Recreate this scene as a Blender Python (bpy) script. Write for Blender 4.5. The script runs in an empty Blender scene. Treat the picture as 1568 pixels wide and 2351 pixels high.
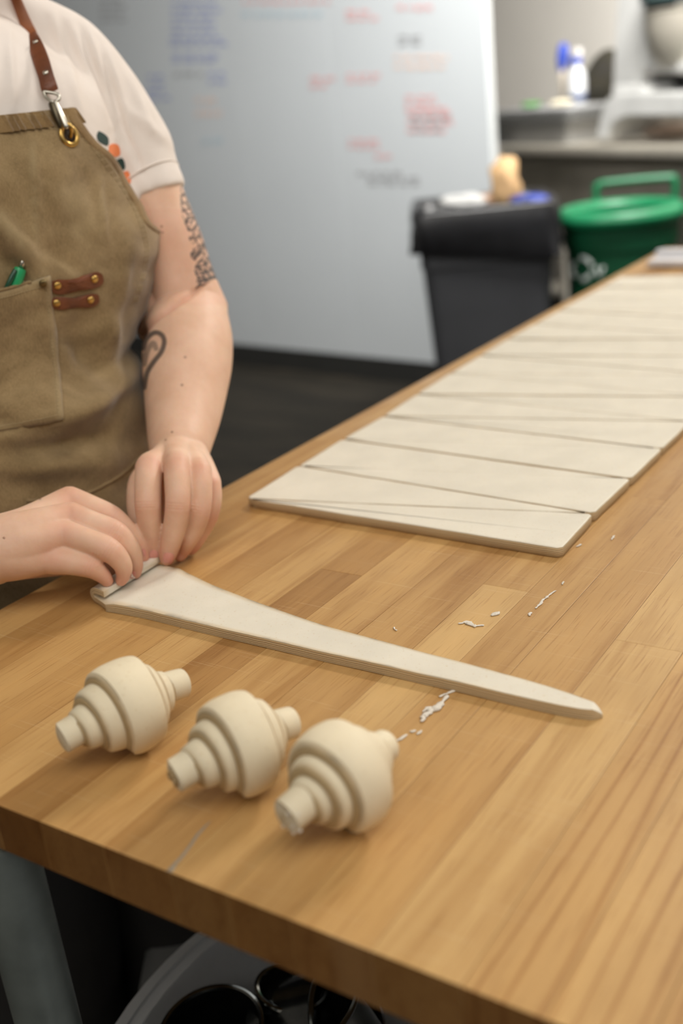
import bpy, bmesh, math, random
import numpy as np
from mathutils import Vector, Matrix, noise
from mathutils.bvhtree import BVHTree

C = bpy.context.scene.collection
SC = bpy.context.scene
random.seed(7)
PI = math.pi

# ------------------------------------------------------------------ camera
CAM = Vector((0, 0, 1.26))
FPX = 2505.83
CR = Vector((0.83532809, 0.54019676, -0.10205113))
CU = Vector((-0.11688391, 0.35590126, 0.92718523))
CF = Vector((-0.53718258, 0.76257574, -0.36043463))
cd = bpy.data.cameras.new('camera')
cam = bpy.data.objects.new('camera', cd); C.objects.link(cam)
M = Matrix((CR, CU, -CF)).transposed().to_4x4(); M.translation = CAM
cam.matrix_world = M
cd.sensor_fit = 'VERTICAL'; cd.sensor_height = 36.0; cd.sensor_width = 24.0
cd.lens = FPX / 2351 * 36
cd.clip_start = 0.02
cd.dof.use_dof = True; cd.dof.focus_distance = 0.82; cd.dof.aperture_fstop = 3.5
SC.camera = cam

# ------------------------------------------------------------------ world, lights, exposure
SC.view_settings.view_transform = 'Standard'; SC.view_settings.look = 'None'
SC.view_settings.gamma = 1.0; SC.view_settings.use_curve_mapping = False
SC.view_settings.exposure = 0.0
w = bpy.data.worlds.new('world'); SC.world = w; w.use_nodes = True
w.node_tree.nodes['Background'].inputs[0].default_value = (0.85, 0.9, 1.0, 1)
w.node_tree.nodes['Background'].inputs[1].default_value = 0.25

def area(name, loc, target, sx, sy, power, col=(1, 1, 1)):
    l = bpy.data.lights.new(name, 'AREA'); l.shape = 'RECTANGLE'; l.size = sx; l.size_y = sy
    l.energy = power; l.color = col
    o = bpy.data.objects.new(name, l); C.objects.link(o); o.location = loc
    d = Vector(target) - Vector(loc)
    o.rotation_euler = d.to_track_quat('-Z', 'Y').to_euler()
    return o
area('light_beyond_table', (0.1, 3.85, 3.5), (-0.4, 0.8, 0.9), 0.9, 0.35, 76, (1, 0.95, 0.89))
area('light_overhead', (0.6, 0.2, 3.3), (-0.3, 0.6, 0.8), 1.6, 1.6, 20, (1, 0.97, 0.92))
area('light_right', (2.0, 0.8, 2.9), (-0.4, 0.7, 0.9), 1.2, 1.6, 17, (1, 0.97, 0.92))
area('light_camera_side', (0.2, -1.2, 3.0), (-0.6, 0.6, 0.9), 1.6, 1.6, 25, (1, 0.96, 0.90))
area('light_by_board', (-2.3, 0.7, 3.45), (-2.7, 4.2, 1.2), 1.8, 0.8, 30, (1.0, 0.99, 0.97)).data.spread = 1.7
area('fill_light_counter', (-0.7, 3.1, 3.4), (-1.7, 5.0, 1.2), 1.2, 0.6, 80, (1, 0.98, 0.94)).data.spread = 1.6  # unseen fill lamp, added to brighten the beige wall by the counter

# ------------------------------------------------------------------ helpers
K = 0.38 / 0.42
def ray(px, py):
    return CR * ((px - 784) / FPX) - CU * ((py - 1175.5) / FPX) + CF
def D(px, py, d):                      # a photo point at a chosen distance
    return CAM + ray(px, py) * d * K
def P(px, py, z):                      # a photo point on a horizontal plane
    r = ray(px, py); return CAM + r * ((z - CAM.z) / r.z)
def W(x, y, z):
    return Vector((K * x, K * y, 1.26 + K * (z - 1.30)))
def proj(v):
    q = Vector(v) - CAM; f = q.dot(CF)
    return 784 + FPX * q.dot(CR) / f, 1175.5 - FPX * q.dot(CU) / f, f
def s2l(c):
    return tuple(((x / 255) / 12.92 if x / 255 <= .04045 else ((x / 255 + .055) / 1.055) ** 2.4) for x in c) + (1,)
def clamp(x, a=0., b=1.): return max(a, min(b, x))
def lerp(a, b, t): return a + (b - a) * t
def sstep(a, b, x):
    t = clamp((x - a) / (b - a)); return t * t * (3 - 2 * t)

def link(o, parent=None, label=None, cat=None, group=None, kind=None):
    C.objects.link(o)
    if parent is not None: o.parent = parent
    if label: o['label'] = label
    if cat: o['category'] = cat
    if group: o['group'] = group
    if kind: o['kind'] = kind
    return o
def empty(name, label, cat, loc=(0, 0, 0), group=None):
    o = bpy.data.objects.new(name, None); link(o, None, label, cat, group)
    o.empty_display_size = .05; o.location = loc
    return o
def mesh(name, verts, faces, m, parent=None, smooth=True, **kw):
    me = bpy.data.meshes.new(name); me.from_pydata([tuple(v) for v in verts], [], faces)
    if m: me.materials.append(m)
    me.validate(); me.update()
    bm = bmesh.new(); bm.from_mesh(me); bmesh.ops.recalc_face_normals(bm, faces=bm.faces); bm.to_mesh(me); bm.free()
    if smooth: me.polygons.foreach_set('use_smooth', [True] * len(me.polygons))
    o = bpy.data.objects.new(name, me)
    return link(o, parent, **kw)
class MB:
    def __init__(s): s.v = []; s.f = []
    def add(s, v, f):
        n = len(s.v); s.v += [Vector(x) for x in v]; s.f += [tuple(i + n for i in q) for q in f]; return s
    def box(s, c, e, ax=None, bev=0):
        c = Vector(c); ax = ax or (Vector((1, 0, 0)), Vector((0, 1, 0)), Vector((0, 0, 1)))
        hx, hy, hz = e[0] / 2, e[1] / 2, e[2] / 2
        if bev <= 0:
            vs = [c + ax[0] * i * hx + ax[1] * j * hy + ax[2] * k * hz for k in (-1, 1) for j in (-1, 1) for i in (-1, 1)]
            return s.add(vs, [(0, 1, 3, 2), (4, 6, 7, 5), (0, 4, 5, 1), (2, 3, 7, 6), (0, 2, 6, 4), (1, 5, 7, 3)])
        bm = bmesh.new(); bmesh.ops.create_cube(bm, size=1)
        for v in bm.verts: v.co = Vector((v.co.x * e[0], v.co.y * e[1], v.co.z * e[2]))
        bmesh.ops.bevel(bm, geom=list(bm.edges), offset=bev, segments=2, profile=.6, affect='EDGES')
        bm.verts.index_update()
        vs = [c + ax[0] * v.co.x + ax[1] * v.co.y + ax[2] * v.co.z for v in bm.verts]
        fs = [tuple(v.index for v in f.verts) for f in bm.faces]; bm.free()
        return s.add(vs, fs)
    def rings(s, rings, cap0=True, cap1=True):
        n = len(rings[0]); b = len(s.v)
        for r in rings: s.v += [Vector(x) for x in r]
        for i in range(len(rings) - 1):
            for j in range(n):
                k = (j + 1) % n
                s.f.append((b + i * n + j, b + i * n + k, b + (i + 1) * n + k, b + (i + 1) * n + j))
        if cap0: s.f.append(tuple(b + j for j in range(n))[::-1])
        if cap1: s.f.append(tuple(b + (len(rings) - 1) * n + j for j in range(n)))
        return s
    def tube(s, pts, rad, n=12, flat=None, ratio=1.0, dome=False, cap=True):
        pts = [Vector(p) for p in pts]
        if not hasattr(rad, '__len__'): rad = [rad] * len(pts)
        rad = list(rad)
        if dome:
            for e in (0, 1):
                a, b_, r = (pts[0], pts[1], rad[0]) if e == 0 else (pts[-1], pts[-2], rad[-1])
                d = (a - b_).normalized(); ext = []
                for q in (.5, .85, .99): ext.append((a + d * r * q * .9, r * math.sqrt(1 - q * q)))
                if e == 0:
                    pts = [x[0] for x in ext[::-1]] + pts; rad = [x[1] for x in ext[::-1]] + rad
                else:
                    pts = pts + [x[0] for x in ext]; rad = rad + [x[1] for x in ext]
        m = len(pts); rings = []; u = None
        for i in range(m):
            t = (pts[min(i + 1, m - 1)] - pts[max(i - 1, 0)]).normalized()
            if flat is not None: u = Vector(flat) - t * Vector(flat).dot(t)
            elif u is None:
                u = t.orthogonal()
            else: u = u - t * u.dot(t)
            u.normalize(); v = t.cross(u)
            rings.append([pts[i] + (v * math.cos(2 * PI * k / n) + u * ratio * math.sin(2 * PI * k / n)) * rad[i] for k in range(n)])
        return s.rings(rings, cap, cap)
    def lathe(s, prof, c=(0, 0, 0), n=32, ax=None, closed=False):
        c = Vector(c); ax = ax or (Vector((1, 0, 0)), Vector((0, 1, 0)), Vector((0, 0, 1)))
        rings = [[c + (ax[0] * math.cos(2 * PI * k / n) + ax[1] * math.sin(2 * PI * k / n)) * max(r, 1e-5) + ax[2] * z for k in range(n)] for r, z in prof]
        if closed: rings.append(rings[0])
        return s.rings(rings, not closed, not closed)
    def build(s, name, m, parent=None, smooth=True, weld=False, **kw):
        return mesh(name, s.v, s.f, m, parent, smooth, **kw)
def axes(d, up=(0, 0, 1)):
    z = Vector(d).normalized(); x = Vector(up).cross(z)
    if x.length < 1e-4: x = z.orthogonal()
    x.normalize(); return (x, z.cross(x), z)
def autosmooth(o, ang=35):
    me = o.data; bm = bmesh.new(); bm.from_mesh(me)
    for e in bm.edges:
        if len(e.link_faces) == 2 and e.calc_face_angle(0) > math.radians(ang): e.smooth = False
    for f in bm.faces: f.smooth = True
    bm.to_mesh(me); bm.free(); return o
def spline(pts, n):                    # catmull-rom through tuples
    pts = [Vector(p) if len(p) <= 4 else p for p in pts]
    out = []
    L = len(pts) - 1
    for i in range(n):
        t = i / (n - 1) * L; k = min(int(t), L - 1); t -= k
        p0 = pts[max(k - 1, 0)]; p1 = pts[k]; p2 = pts[k + 1]; p3 = pts[min(k + 2, L)]
        out.append(.5 * ((2 * p1) + (p2 - p0) * t + (2 * p0 - 5 * p1 + 4 * p2 - p3) * t * t + (3 * p1 - p0 - 3 * p2 + p3) * t ** 3))
    return out

# ------------------------------------------------------------------ materials
def newmat(name):
    m = bpy.data.materials.new(name); m.use_nodes = True
    nt = m.node_tree; b = nt.nodes['Principled BSDF']
    return m, nt, b
def N(nt, t, **kw):
    n = nt.nodes.new(t)
    for k, v in kw.items():
        if k.startswith('_'): setattr(n, k[1:], v)
        else: n.inputs[k.replace('__', ' ')].default_value = v
    return n
def L(nt, a, b): nt.links.new(a, b)
def coords(nt, scale=(1, 1, 1), kind='Object', rot=(0, 0, 0)):
    tc = nt.nodes.new('ShaderNodeTexCoord'); mp = nt.nodes.new('ShaderNodeMapping')
    mp.inputs['Scale'].default_value = scale; mp.inputs['Rotation'].default_value = rot
    L(nt, tc.outputs[kind], mp.inputs['Vector']); return mp.outputs[0]
def ramp(nt, fac, stops):
    r = nt.nodes.new('ShaderNodeValToRGB'); e = r.color_ramp.elements
    while len(e) < len(stops): e.new(.5)
    for i, (p, c) in enumerate(stops): e[i].position = p; e[i].color = c if len(c) == 4 else tuple(c) + (1,)
    L(nt, fac, r.inputs[0]); return r.outputs[0]
def mix(nt, fac, a, b, mode='MIX'):
    m = nt.nodes.new('ShaderNodeMix'); m.data_type = 'RGBA'; m.blend_type = mode
    for s, i in ((fac, 0), (a, 6), (b, 7)):
        if hasattr(s, 'links') or hasattr(s, 'is_linked'): L(nt, s, m.inputs[i])
        else: m.inputs[i].default_value = s
    return m.outputs[2]
def mth(nt, op, a, b=None, c=None):
    m = nt.nodes.new('ShaderNodeMath'); m.operation = op
    for i, s in enumerate((a, b, c)):
        if s is None: continue
        if hasattr(s, 'is_linked'): L(nt, s, m.inputs[i])
        else: m.inputs[i].default_value = s
    return m.outputs[0]
def bump(nt, b, h, strength=.3, dist=.001, prev=None):
    n = nt.nodes.new('ShaderNodeBump'); n.inputs['Strength'].default_value = strength; n.inputs['Distance'].default_value = dist
    L(nt, h, n.inputs['Height'])
    if prev: L(nt, prev, n.inputs['Normal'])
    L(nt, n.outputs[0], b.inputs['Normal']); return n.outputs[0]
def simple(name, col, rough=.5, metal=0, var=.08, nscale=8, bumps=0, bscale=60, spec=None, coat=0, alpha=None, trans=0, sss=0):
    m, nt, b = newmat(name)
    c = s2l(col); v = coords(nt)
    n = N(nt, 'ShaderNodeTexNoise', Scale=nscale, Detail=4.0); L(nt, v, n.inputs['Vector'])
    lo = tuple(x * (1 - var) for x in c[:3]) + (1,); hi = tuple(min(1, x * (1 + var)) for x in c[:3]) + (1,)
    L(nt, ramp(nt, n.outputs[0], [(.3, lo), (.7, hi)]), b.inputs['Base Color'])
    b.inputs['Roughness'].default_value = rough; b.inputs['Metallic'].default_value = metal
    if spec is not None: b.inputs['Specular IOR Level'].default_value = spec
    if coat: b.inputs['Coat Weight'].default_value = coat
    if trans: b.inputs['Transmission Weight'].default_value = trans
    if alpha is not None: b.inputs['Alpha'].default_value = alpha
    if sss:
        b.inputs['Subsurface Weight'].default_value = sss; b.inputs['Subsurface Radius'].default_value = (.006, .004, .002); b.inputs['Subsurface Scale'].default_value = 1
    if bumps:
        n2 = N(nt, 'ShaderNodeTexNoise', Scale=bscale, Detail=3.0); L(nt, v, n2.inputs['Vector'])
        bump(nt, b, n2.outputs[0], bumps, .002)
    return m

def wood_mat(name, dark=1.0, endgrain=False):
    m, nt, b = newmat(name)
    oi = nt.nodes.new('ShaderNodeObjectInfo')
    sep = nt.nodes.new('ShaderNodeSeparateColor'); L(nt, oi.outputs['Color'], sep.inputs[0])
    tone, offs, cath = sep.outputs
    tc = nt.nodes.new('ShaderNodeTexCoord')
    cmb = nt.nodes.new('ShaderNodeCombineXYZ'); L(nt, mth(nt, 'MULTIPLY', offs, 7.0), cmb.inputs[0]); L(nt, mth(nt, 'MULTIPLY', offs, 31.0), cmb.inputs[1])
    va = nt.nodes.new('ShaderNodeVectorMath'); va.operation = 'ADD'; L(nt, tc.outputs['Object'], va.inputs[0]); L(nt, cmb.outputs[0], va.inputs[1])
    def mp(s):
        k = nt.nodes.new('ShaderNodeMapping'); k.inputs['Scale'].default_value = s; L(nt, va.outputs[0], k.inputs['Vector']); return k.outputs[0]
    base = ramp(nt, tone, [(0, s2l((142, 101, 56))), (.35, s2l((178, 136, 82))), (.65, s2l((196, 156, 100))), (1, s2l((214, 181, 125)))])
    # soft streaks along the board
    n1 = N(nt, 'ShaderNodeTexNoise', Scale=1.0, Detail=5.0, Roughness=.6, Distortion=.3); L(nt, mp((55, 3.2, 30)), n1.inputs['Vector'])
    st = ramp(nt, n1.outputs[0], [(.32, (.72, .62, .50, 1)), (.52, (.97, .96, .94, 1)), (.75, (1.08, 1.07, 1.03, 1))])
    c = mix(nt, .8, base, st, 'MULTIPLY')
    # large blotches
    n0 = N(nt, 'ShaderNodeTexNoise', Scale=1.0, Detail=3.0, Distortion=.8); L(nt, mp((9, 4, 9)), n0.inputs['Vector'])
    c = mix(nt, .5, c, ramp(nt, n0.outputs[0], [(.3, (.74, .66, .56, 1)), (.62, (1.06, 1.05, 1.03, 1))]), 'MULTIPLY')
    # cathedral growth lines
    wv = N(nt, 'ShaderNodeTexWave', Scale=1.0, Distortion=9.0, Detail=2.5); wv.inputs['Detail Scale'].default_value = .7
    wv.wave_type = 'BANDS'; wv.bands_direction = 'X'; L(nt, mp((22, 2.0, 10)), wv.inputs['Vector'])
    lines = ramp(nt, wv.outputs[1], [(.0, (.60, .44, .30, 1)), (.07, (.90, .86, .80, 1)), (.35, (1, 1, 1, 1))])
    c = mix(nt, mth(nt, 'MULTIPLY', cath, .75), c, lines, 'MULTIPLY')
    # fine pores
    n2 = N(nt, 'ShaderNodeTexNoise', Scale=1.0, Detail=2.0); L(nt, mp((700, 22, 300)), n2.inputs['Vector'])
    c = mix(nt, .55, c, ramp(nt, n2.outputs[0], [(.30, (.62, .5, .38, 1)), (.42, (1, 1, 1, 1))]), 'MULTIPLY')
    # knife scratches, pale
    n3 = N(nt, 'ShaderNodeTexNoise', Scale=1.0, Detail=1.0); 
    k3 = nt.nodes.new('ShaderNodeMapping'); k3.inputs['Rotation'].default_value = (0, 0, .25); k3.inputs['Scale'].default_value = (14, 900, 1); L(nt, tc.outputs['Object'], k3.inputs['Vector']); L(nt, k3.outputs[0], n3.inputs['Vector'])
    c = mix(nt, mth(nt, 'MULTIPLY', ramp(nt, n3.outputs[0], [(.68, (0, 0, 0, 1)), (.74, (1, 1, 1, 1))]), .22), c, s2l((225, 200, 160)), 'MIX')
    if dark != 1: c = mix(nt, 1.0, c, (dark, dark * .80, dark * .62, 1), 'MULTIPLY')
    L(nt, c, b.inputs['Base Color'])
    n4 = N(nt, 'ShaderNodeTexNoise', Scale=14.0, Detail=4.0); L(nt, tc.outputs['Object'], n4.inputs['Vector'])
    L(nt, ramp(nt, n4.outputs[0], [(.3, (.38, .38, .38, 1)), (.7, (.56, .56, .56, 1))]), b.inputs['Roughness'])
    b.inputs['Specular IOR Level'].default_value = .38
    bump(nt, b, n2.outputs[0], .12, .0006)
    return m

def dough_mat(name, top=(233, 224, 203), side=(205, 184, 150)):
    m, nt, b = newmat(name)
    at = nt.nodes.new('ShaderNodeAttribute'); at.attribute_name = 'lam'
    v = coords(nt)
    nz = N(nt, 'ShaderNodeTexNoise', Scale=180.0, Detail=2.0); L(nt, v, nz.inputs['Vector'])
    n1 = N(nt, 'ShaderNodeTexNoise', Scale=25.0, Detail=4.0); L(nt, v, n1.inputs['Vector'])
    t = mix(nt, ramp(nt, n1.outputs[0], [(.35, (0, 0, 0, 1)), (.65, (1, 1, 1, 1))]), s2l(top), s2l(tuple(x * .965 for x in top)))
    sp = N(nt, 'ShaderNodeTexNoise', Scale=420.0, Detail=1.0); L(nt, v, sp.inputs['Vector'])
    t = mix(nt, mth(nt, 'MULTIPLY', ramp(nt, sp.outputs[0], [(.66, (0, 0, 0, 1)), (.74, (1, 1, 1, 1))]), .35), t, s2l((205, 180, 140)))
    n2 = N(nt, 'ShaderNodeTexNoise', Scale=60.0, Detail=2.0); L(nt, v, n2.inputs['Vector'])
    la = mth(nt, 'ADD', mth(nt, 'MULTIPLY', at.outputs['Fac'], 5.0), mth(nt, 'MULTIPLY', n2.outputs[0], .8))
    w = mth(nt, 'PINGPONG', la, .5)
    sd = ramp(nt, w, [(.0, s2l(tuple(x * .66 for x in side))), (.2, s2l(side)), (.5, s2l(tuple(min(255, x * 1.07) for x in side)))])
    isside = ramp(nt, at.outputs['Fac'], [(.93, (1, 1, 1, 1)), (.995, (0, 0, 0, 1))])
    L(nt, mix(nt, isside, t, sd), b.inputs['Base Color'])
    b.inputs['Roughness'].default_value = .62; b.inputs['Specular IOR Level'].default_value = .25
    b.inputs['Subsurface Weight'].default_value = .12; b.inputs['Subsurface Radius'].default_value = (.005, .004, .0025); b.inputs['Subsurface Scale'].default_value = 1
    h = mth(nt, 'ADD', mth(nt, 'MULTIPLY', nz.outputs[0], .12), mth(nt, 'MULTIPLY', mth(nt, 'MULTIPLY', w, isside), 1.6))
    bump(nt, b, h, .5, .0007)
    return m

def cloth_mat(name, col, col2, weave=1400, rough=.9, sheen=.3, streak=True):
    m, nt, b = newmat(name); v = coords(nt)
    n1 = N(nt, 'ShaderNodeTexNoise', Scale=9.0, Detail=6.0, Roughness=.65, Distortion=.6); L(nt, v, n1.inputs['Vector'])
    c = mix(nt, ramp(nt, n1.outputs[0], [(.36, (0, 0, 0, 1)), (.64, (1, 1, 1, 1))]), s2l(col), s2l(col2))
    sv = coords(nt, (weave * .9, weave * .9, weave * .16))
    n2 = N(nt, 'ShaderNodeTexNoise', Scale=1.0, Detail=2.0); L(nt, sv, n2.inputs['Vector'])
    if streak:
        c = mix(nt, .8, c, ramp(nt, n2.outputs[0], [(.3, (.72, .70, .66, 1)), (.6, (1.03, 1.02, 1.0, 1)), (.8, (1.22, 1.2, 1.15, 1))]), 'MULTIPLY')
        wr = nt.nodes.new('ShaderNodeAttribute'); wr.attribute_name = 'wear'
        c = mix(nt, mth(nt, 'MULTIPLY', wr.outputs['Fac'], .5), c, s2l((176, 158, 122)))
    L(nt, c, b.inputs['Base Color']); b.inputs['Roughness'].default_value = rough
    b.inputs['Specular IOR Level'].default_value = .1
    b.inputs['Sheen Weight'].default_value = sheen
    bump(nt, b, n2.outputs[0], .35, .0004)
    return m

def skin_mat():
    m, nt, b = newmat('skin'); v = coords(nt)
    n1 = N(nt, 'ShaderNodeTexNoise', Scale=28.0, Detail=5.0, Roughness=.6); L(nt, v, n1.inputs['Vector'])
    c = mix(nt, ramp(nt, n1.outputs[0], [(.35, (0, 0, 0, 1)), (.65, (1, 1, 1, 1))]), s2l((216, 175, 147)), s2l((228, 191, 165)))
    def A(n):
        a = nt.nodes.new('ShaderNodeAttribute'); a.attribute_name = n; return a.outputs['Fac']
    c = mix(nt, A('flush_shade'), c, s2l((205, 118, 98)))  # real redness plus crease shade put into the skin colour
    c = mix(nt, A('mole'), c, s2l((120, 74, 52)))
    c = mix(nt, A('ink'), c, s2l((62, 60, 60)))
    L(nt, c, b.inputs['Base Color'])
    b.inputs['Roughness'].default_value = .5; b.inputs['Specular IOR Level'].default_value = .35
    b.inputs['Subsurface Weight'].default_value = .5; b.inputs['Subsurface Radius'].default_value = (.009, .0035, .0018); b.inputs['Subsurface Scale'].default_value = .7
    n2 = N(nt, 'ShaderNodeTexNoise', Scale=420.0, Detail=3.0); L(nt, v, n2.inputs['Vector'])
    n3 = N(nt, 'ShaderNodeTexVoronoi', Scale=260.0); L(nt, v, n3.inputs['Vector'])
    bump(nt, b, mth(nt, 'ADD', n2.outputs[0], mth(nt, 'MULTIPLY', n3.outputs[0], .5)), .14, .0006)
    return m

M_TOP = wood_mat('oiled_maple'); M_END = wood_mat('dark_end_grain', .46)
M_DOUGH = dough_mat('raw_dough', (229, 221, 203), (196, 172, 134))
M_DOUGH2 = dough_mat('rolled_dough', (230, 216, 186), (192, 165, 122))
M_SKIN = skin_mat()
M_SHIRT = cloth_mat('white_jersey', (236, 226, 217), (228, 217, 207), 1700, streak=False, sheen=.15)
M_APRON = cloth_mat('waxed_canvas', (124, 103, 71), (160, 137, 100), 1500)
M_APRON2 = cloth_mat('waxed_canvas_hem', (124, 99, 66), (150, 124, 86), 1500)
M_THREAD = simple('stitch_thread', (165, 145, 108), .9)
M_LEATHER = simple('brown_leather', (108, 60, 34), .40, var=.25, nscale=60, bumps=.25, bscale=500, spec=.4)
M_LEATHERL = simple('tan_leather', (138, 82, 48), .45, var=.2, nscale=60, bumps=.2, bscale=500)
M_BRASS = simple('brass', (196, 160, 92), .3, 1, var=.1)
M_NICKEL = simple('nickel', (190, 185, 172), .25, 1)
M_STEEL = simple('brushed_steel', (178, 172, 160), .42, .45, var=.12, nscale=4)
M_POLISH = simple('polished_steel', (150, 151, 148), .14, 1)
M_GALV = simple('galvanised_pipe', (165, 174, 169), .34, .7, var=.22, nscale=18, bumps=.15, bscale=30)
M_NAIL = simple('nail', (224, 156, 142), .25, spec=.5, sss=.3)
M_WALLW = simple('white_panel', (192, 195, 195), .45, var=.02, nscale=1.5)
M_BOARD = simple('whiteboard', (194, 199, 202), .5, var=.02, nscale=2)
M_WALLB = simple('beige_paint', (222, 217, 209), .7, var=.03, nscale=1.5)
M_CEIL = simple('ceiling_paint', (225, 222, 215), .8, var=.02)
M_BASE = simple('black_vinyl', (38, 38, 36), .6)
M_BLACK = simple('black_bag', (24, 24, 26), .32, var=.2, nscale=20, bumps=.5, bscale=14, spec=.5)
M_BIN = simple('charcoal_plastic', (56, 57, 60), .55, var=.08)
M_GREEN = simple('green_plastic', (14, 70, 44), .4, var=.1)
M_WHITE = simple('white_enamel', (190, 190, 188), .35)
M_GREYP = simple('grey_plastic', (150, 150, 150), .45)
M_DARK = simple('dark_trousers', (38, 36, 34), .9)
M_HAIR = simple('brown_hair', (74, 50, 34), .6, bumps=.8, bscale=200)

def floor_mat():
    m, nt, b = newmat('dark_floor'); v = coords(nt, (1.2, 9, 1), rot=(0, 0, .15))
    n = N(nt, 'ShaderNodeTexNoise', Scale=2.0, Detail=6.0, Roughness=.6); L(nt, v, n.inputs['Vector'])
    L(nt, ramp(nt, n.outputs[0], [(.3, s2l((24, 22, 19))), (.5, s2l((37, 34, 28))), (.75, s2l((54, 48, 39)))]), b.inputs['Base Color'])
    b.inputs['Roughness'].default_value = .75; b.inputs['Specular IOR Level'].default_value = .2; return m
M_FLOOR = floor_mat()

# ------------------------------------------------------------------ room
def ground(px, py, z=0): return P(px, py, z)
wl = Vector((-3.594, 4.277, 0)); wr = Vector((-2.44, 4.11, 0)); we = (wr - wl).normalized(); wn = Vector((we.y, -we.x, 0))   # wn faces the camera
def wall_hit(px, py):
    r = ray(px, py); t = (wl - CAM).dot(wn) / r.dot(wn); return CAM + r * t
# floor boards as pieces near enough to see would be dark streaks only
MB().box((-1.2, 2.2, -.02), (12, 12, .04)).build('floor', M_FLOOR, smooth=False, kind='structure')
MB().box((-1.2, 2.2, 3.63), (12, 12, .05)).build('ceiling', M_CEIL, smooth=False, kind='structure')
endp = wall_hit(1128, 250); endp.z = 0
T = 1.45
x0 = wl - we * 2.2
zu = Vector((0, 0, 1))
def wallbox(a, b, thick, z0, z1, n, name, m, bev=0, **kw):
    a = Vector(a); b = Vector(b); e = (b - a).normalized(); mid = (a + b) / 2
    c = mid - n * thick / 2 + zu * (z0 + z1) / 2
    mb = MB().box(c, ((b - a).length, thick, z1 - z0), (e, zu.cross(e), zu), bev)
    return mb.build(name, m, smooth=False, **kw)
wallbox(x0, endp, .03, 0, 3.605, wn, 'wall_back', M_WALLW, kind='structure')
wallbox(x0 + wn * .012, endp + wn * .012 - we * .0, .012, 0.0, .102, wn, 'baseboard_back', M_BASE, kind='structure')
# counter line and beige wall behind it
cA = Vector((-2.42, 5.09, 0)); cB = Vector((-1.298, 4.331, 0)); ce = (cB - cA).normalized(); cn = Vector((ce.y, -ce.x, 0))
if cn.dot(Vector((0, -1, 0))) < 0: cn = -cn
bA = cA - cn * .68 - ce * 4.5; bB = cB - cn * .68 + ce * 4.2
wallbox(bA, bB, .12, 0, 3.605, cn, 'wall_right', M_WALLB, kind='structure')
wallbox((-7.1, -3.7, 0), (-7.1, 8, 0), .1, 0, 3.605, Vector((1, 0, 0)), 'wall_left', M_WALLB, kind='structure')
wallbox((4.7, -3.7, 0), (-7.1, -3.7, 0), .1, 0, 3.605, Vector((0, 1, 0)), 'wall_front', M_WALLB, kind='structure')

# ------------------------------------------------------------------ whiteboards with faint marker writing
def ink_mat(name, c): return simple(name, c, .6, var=.05)
INK = {'r': ink_mat('red_marker', (214, 150, 148)), 'b': ink_mat('blue_marker', (128, 138, 190)), 'k': ink_mat('grey_marker', (140, 140, 142)),
       'o': ink_mat('orange_marker', (222, 190, 172)), 't': ink_mat('teal_marker', (160, 184, 196))}
def board(px0, px1, name_lbl, lines, ztop=2.7, zbot=.104, lift=.014):
    a = wall_hit(px0, 250); b = wall_hit(px1, 250); a.z = b.z = 0
    t = empty('whiteboard', name_lbl, 'whiteboard', (a + b) / 2 + zu * zbot)
    off = -((a + b) / 2 + zu * zbot)
    def ch(mb, nm, m, **kw):
        mb.v = [v + off for v in mb.v]; return mb.build(nm, m, t, smooth=False, **kw)
    mid = (a + b) / 2; wdt = (b - a).length - .0006
    ch(MB().box(mid + wn * lift / 2 + zu * (zbot + ztop) / 2, (wdt, lift, ztop - zbot), (we, zu.cross(we), zu), .002), 'panel', M_BOARD)
    rnd = random.Random(px0)
    groups = {}
    for (lx, ly, w_, h_, col, rows) in lines:
        mb = groups.setdefault((lx, ly), [MB(), col])[0]
        for r in range(rows):
            yy = ly + h_ * (r + .5) / rows; amp = h_ / rows * .32
            x = lx
            while x < lx + w_:
                wl_ = rnd.uniform(10, 26); pts = []
                nn = max(4, int(wl_ / 2.2))
                for i in range(nn):
                    q = wall_hit(x + wl_ * i / nn, yy + amp * math.sin(i * 2.3 + rnd.uniform(-.6, .6)) * rnd.uniform(.5, 1))
                    pts.append(q + wn * (lift + .0012))
                mb.tube(pts, .0042, 4, flat=wn, ratio=.25)
                x += wl_ + rnd.uniform(3, 8)
    for (mb, col) in groups.values(): ch(mb, 'handwriting', INK[col])
board(-130, 542, 'grey-white wall board behind the shirt sleeve, with blue handwriting', [
    (236, -6, 50, 60, 'k', 4), (400, 0, 100, 80, 'b', 5), (396, 82, 110, 26, 'b', 2), (402, 122, 104, 22, 'b', 2),
    (345, 168, 40, 66, 'b', 4), (404, 160, 60, 20, 'k', 1), (484, 160, 24, 36, 'b', 2), (455, 215, 50, 60, 'o', 2), (470, 310, 30, 26, 't', 1)])
board(542.3, 774, 'narrow white board with a red and teal heading line, mostly blank', [
    (564, -4, 196, 16, 'r', 1), (560, 22, 176, 22, 't', 1), (718, 172, 34, 34, 'r', 2)], lift=.0145)
board(774.3, 1127, 'white board beside the wall corner with red and grey notes', [
    (800, 20, 56, 30, 'r', 2), (916, 6, 66, 24, 'r', 1), (920, 78, 56, 28, 'k', 2), (910, 120, 124, 44, 'o', 2), (802, 166, 66, 26, 'r', 2),
    (936, 216, 72, 40, 'r', 3), (940, 250, 84, 60, 'r', 3), (950, 262, 70, 44, 'k', 3), (806, 316, 64, 28, 'r', 2), (868, 346, 34, 24, 'r', 1), (824, 388, 90, 18, 'k', 1), (850, 404, 118, 22, 'k', 2)], lift=.014)

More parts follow.
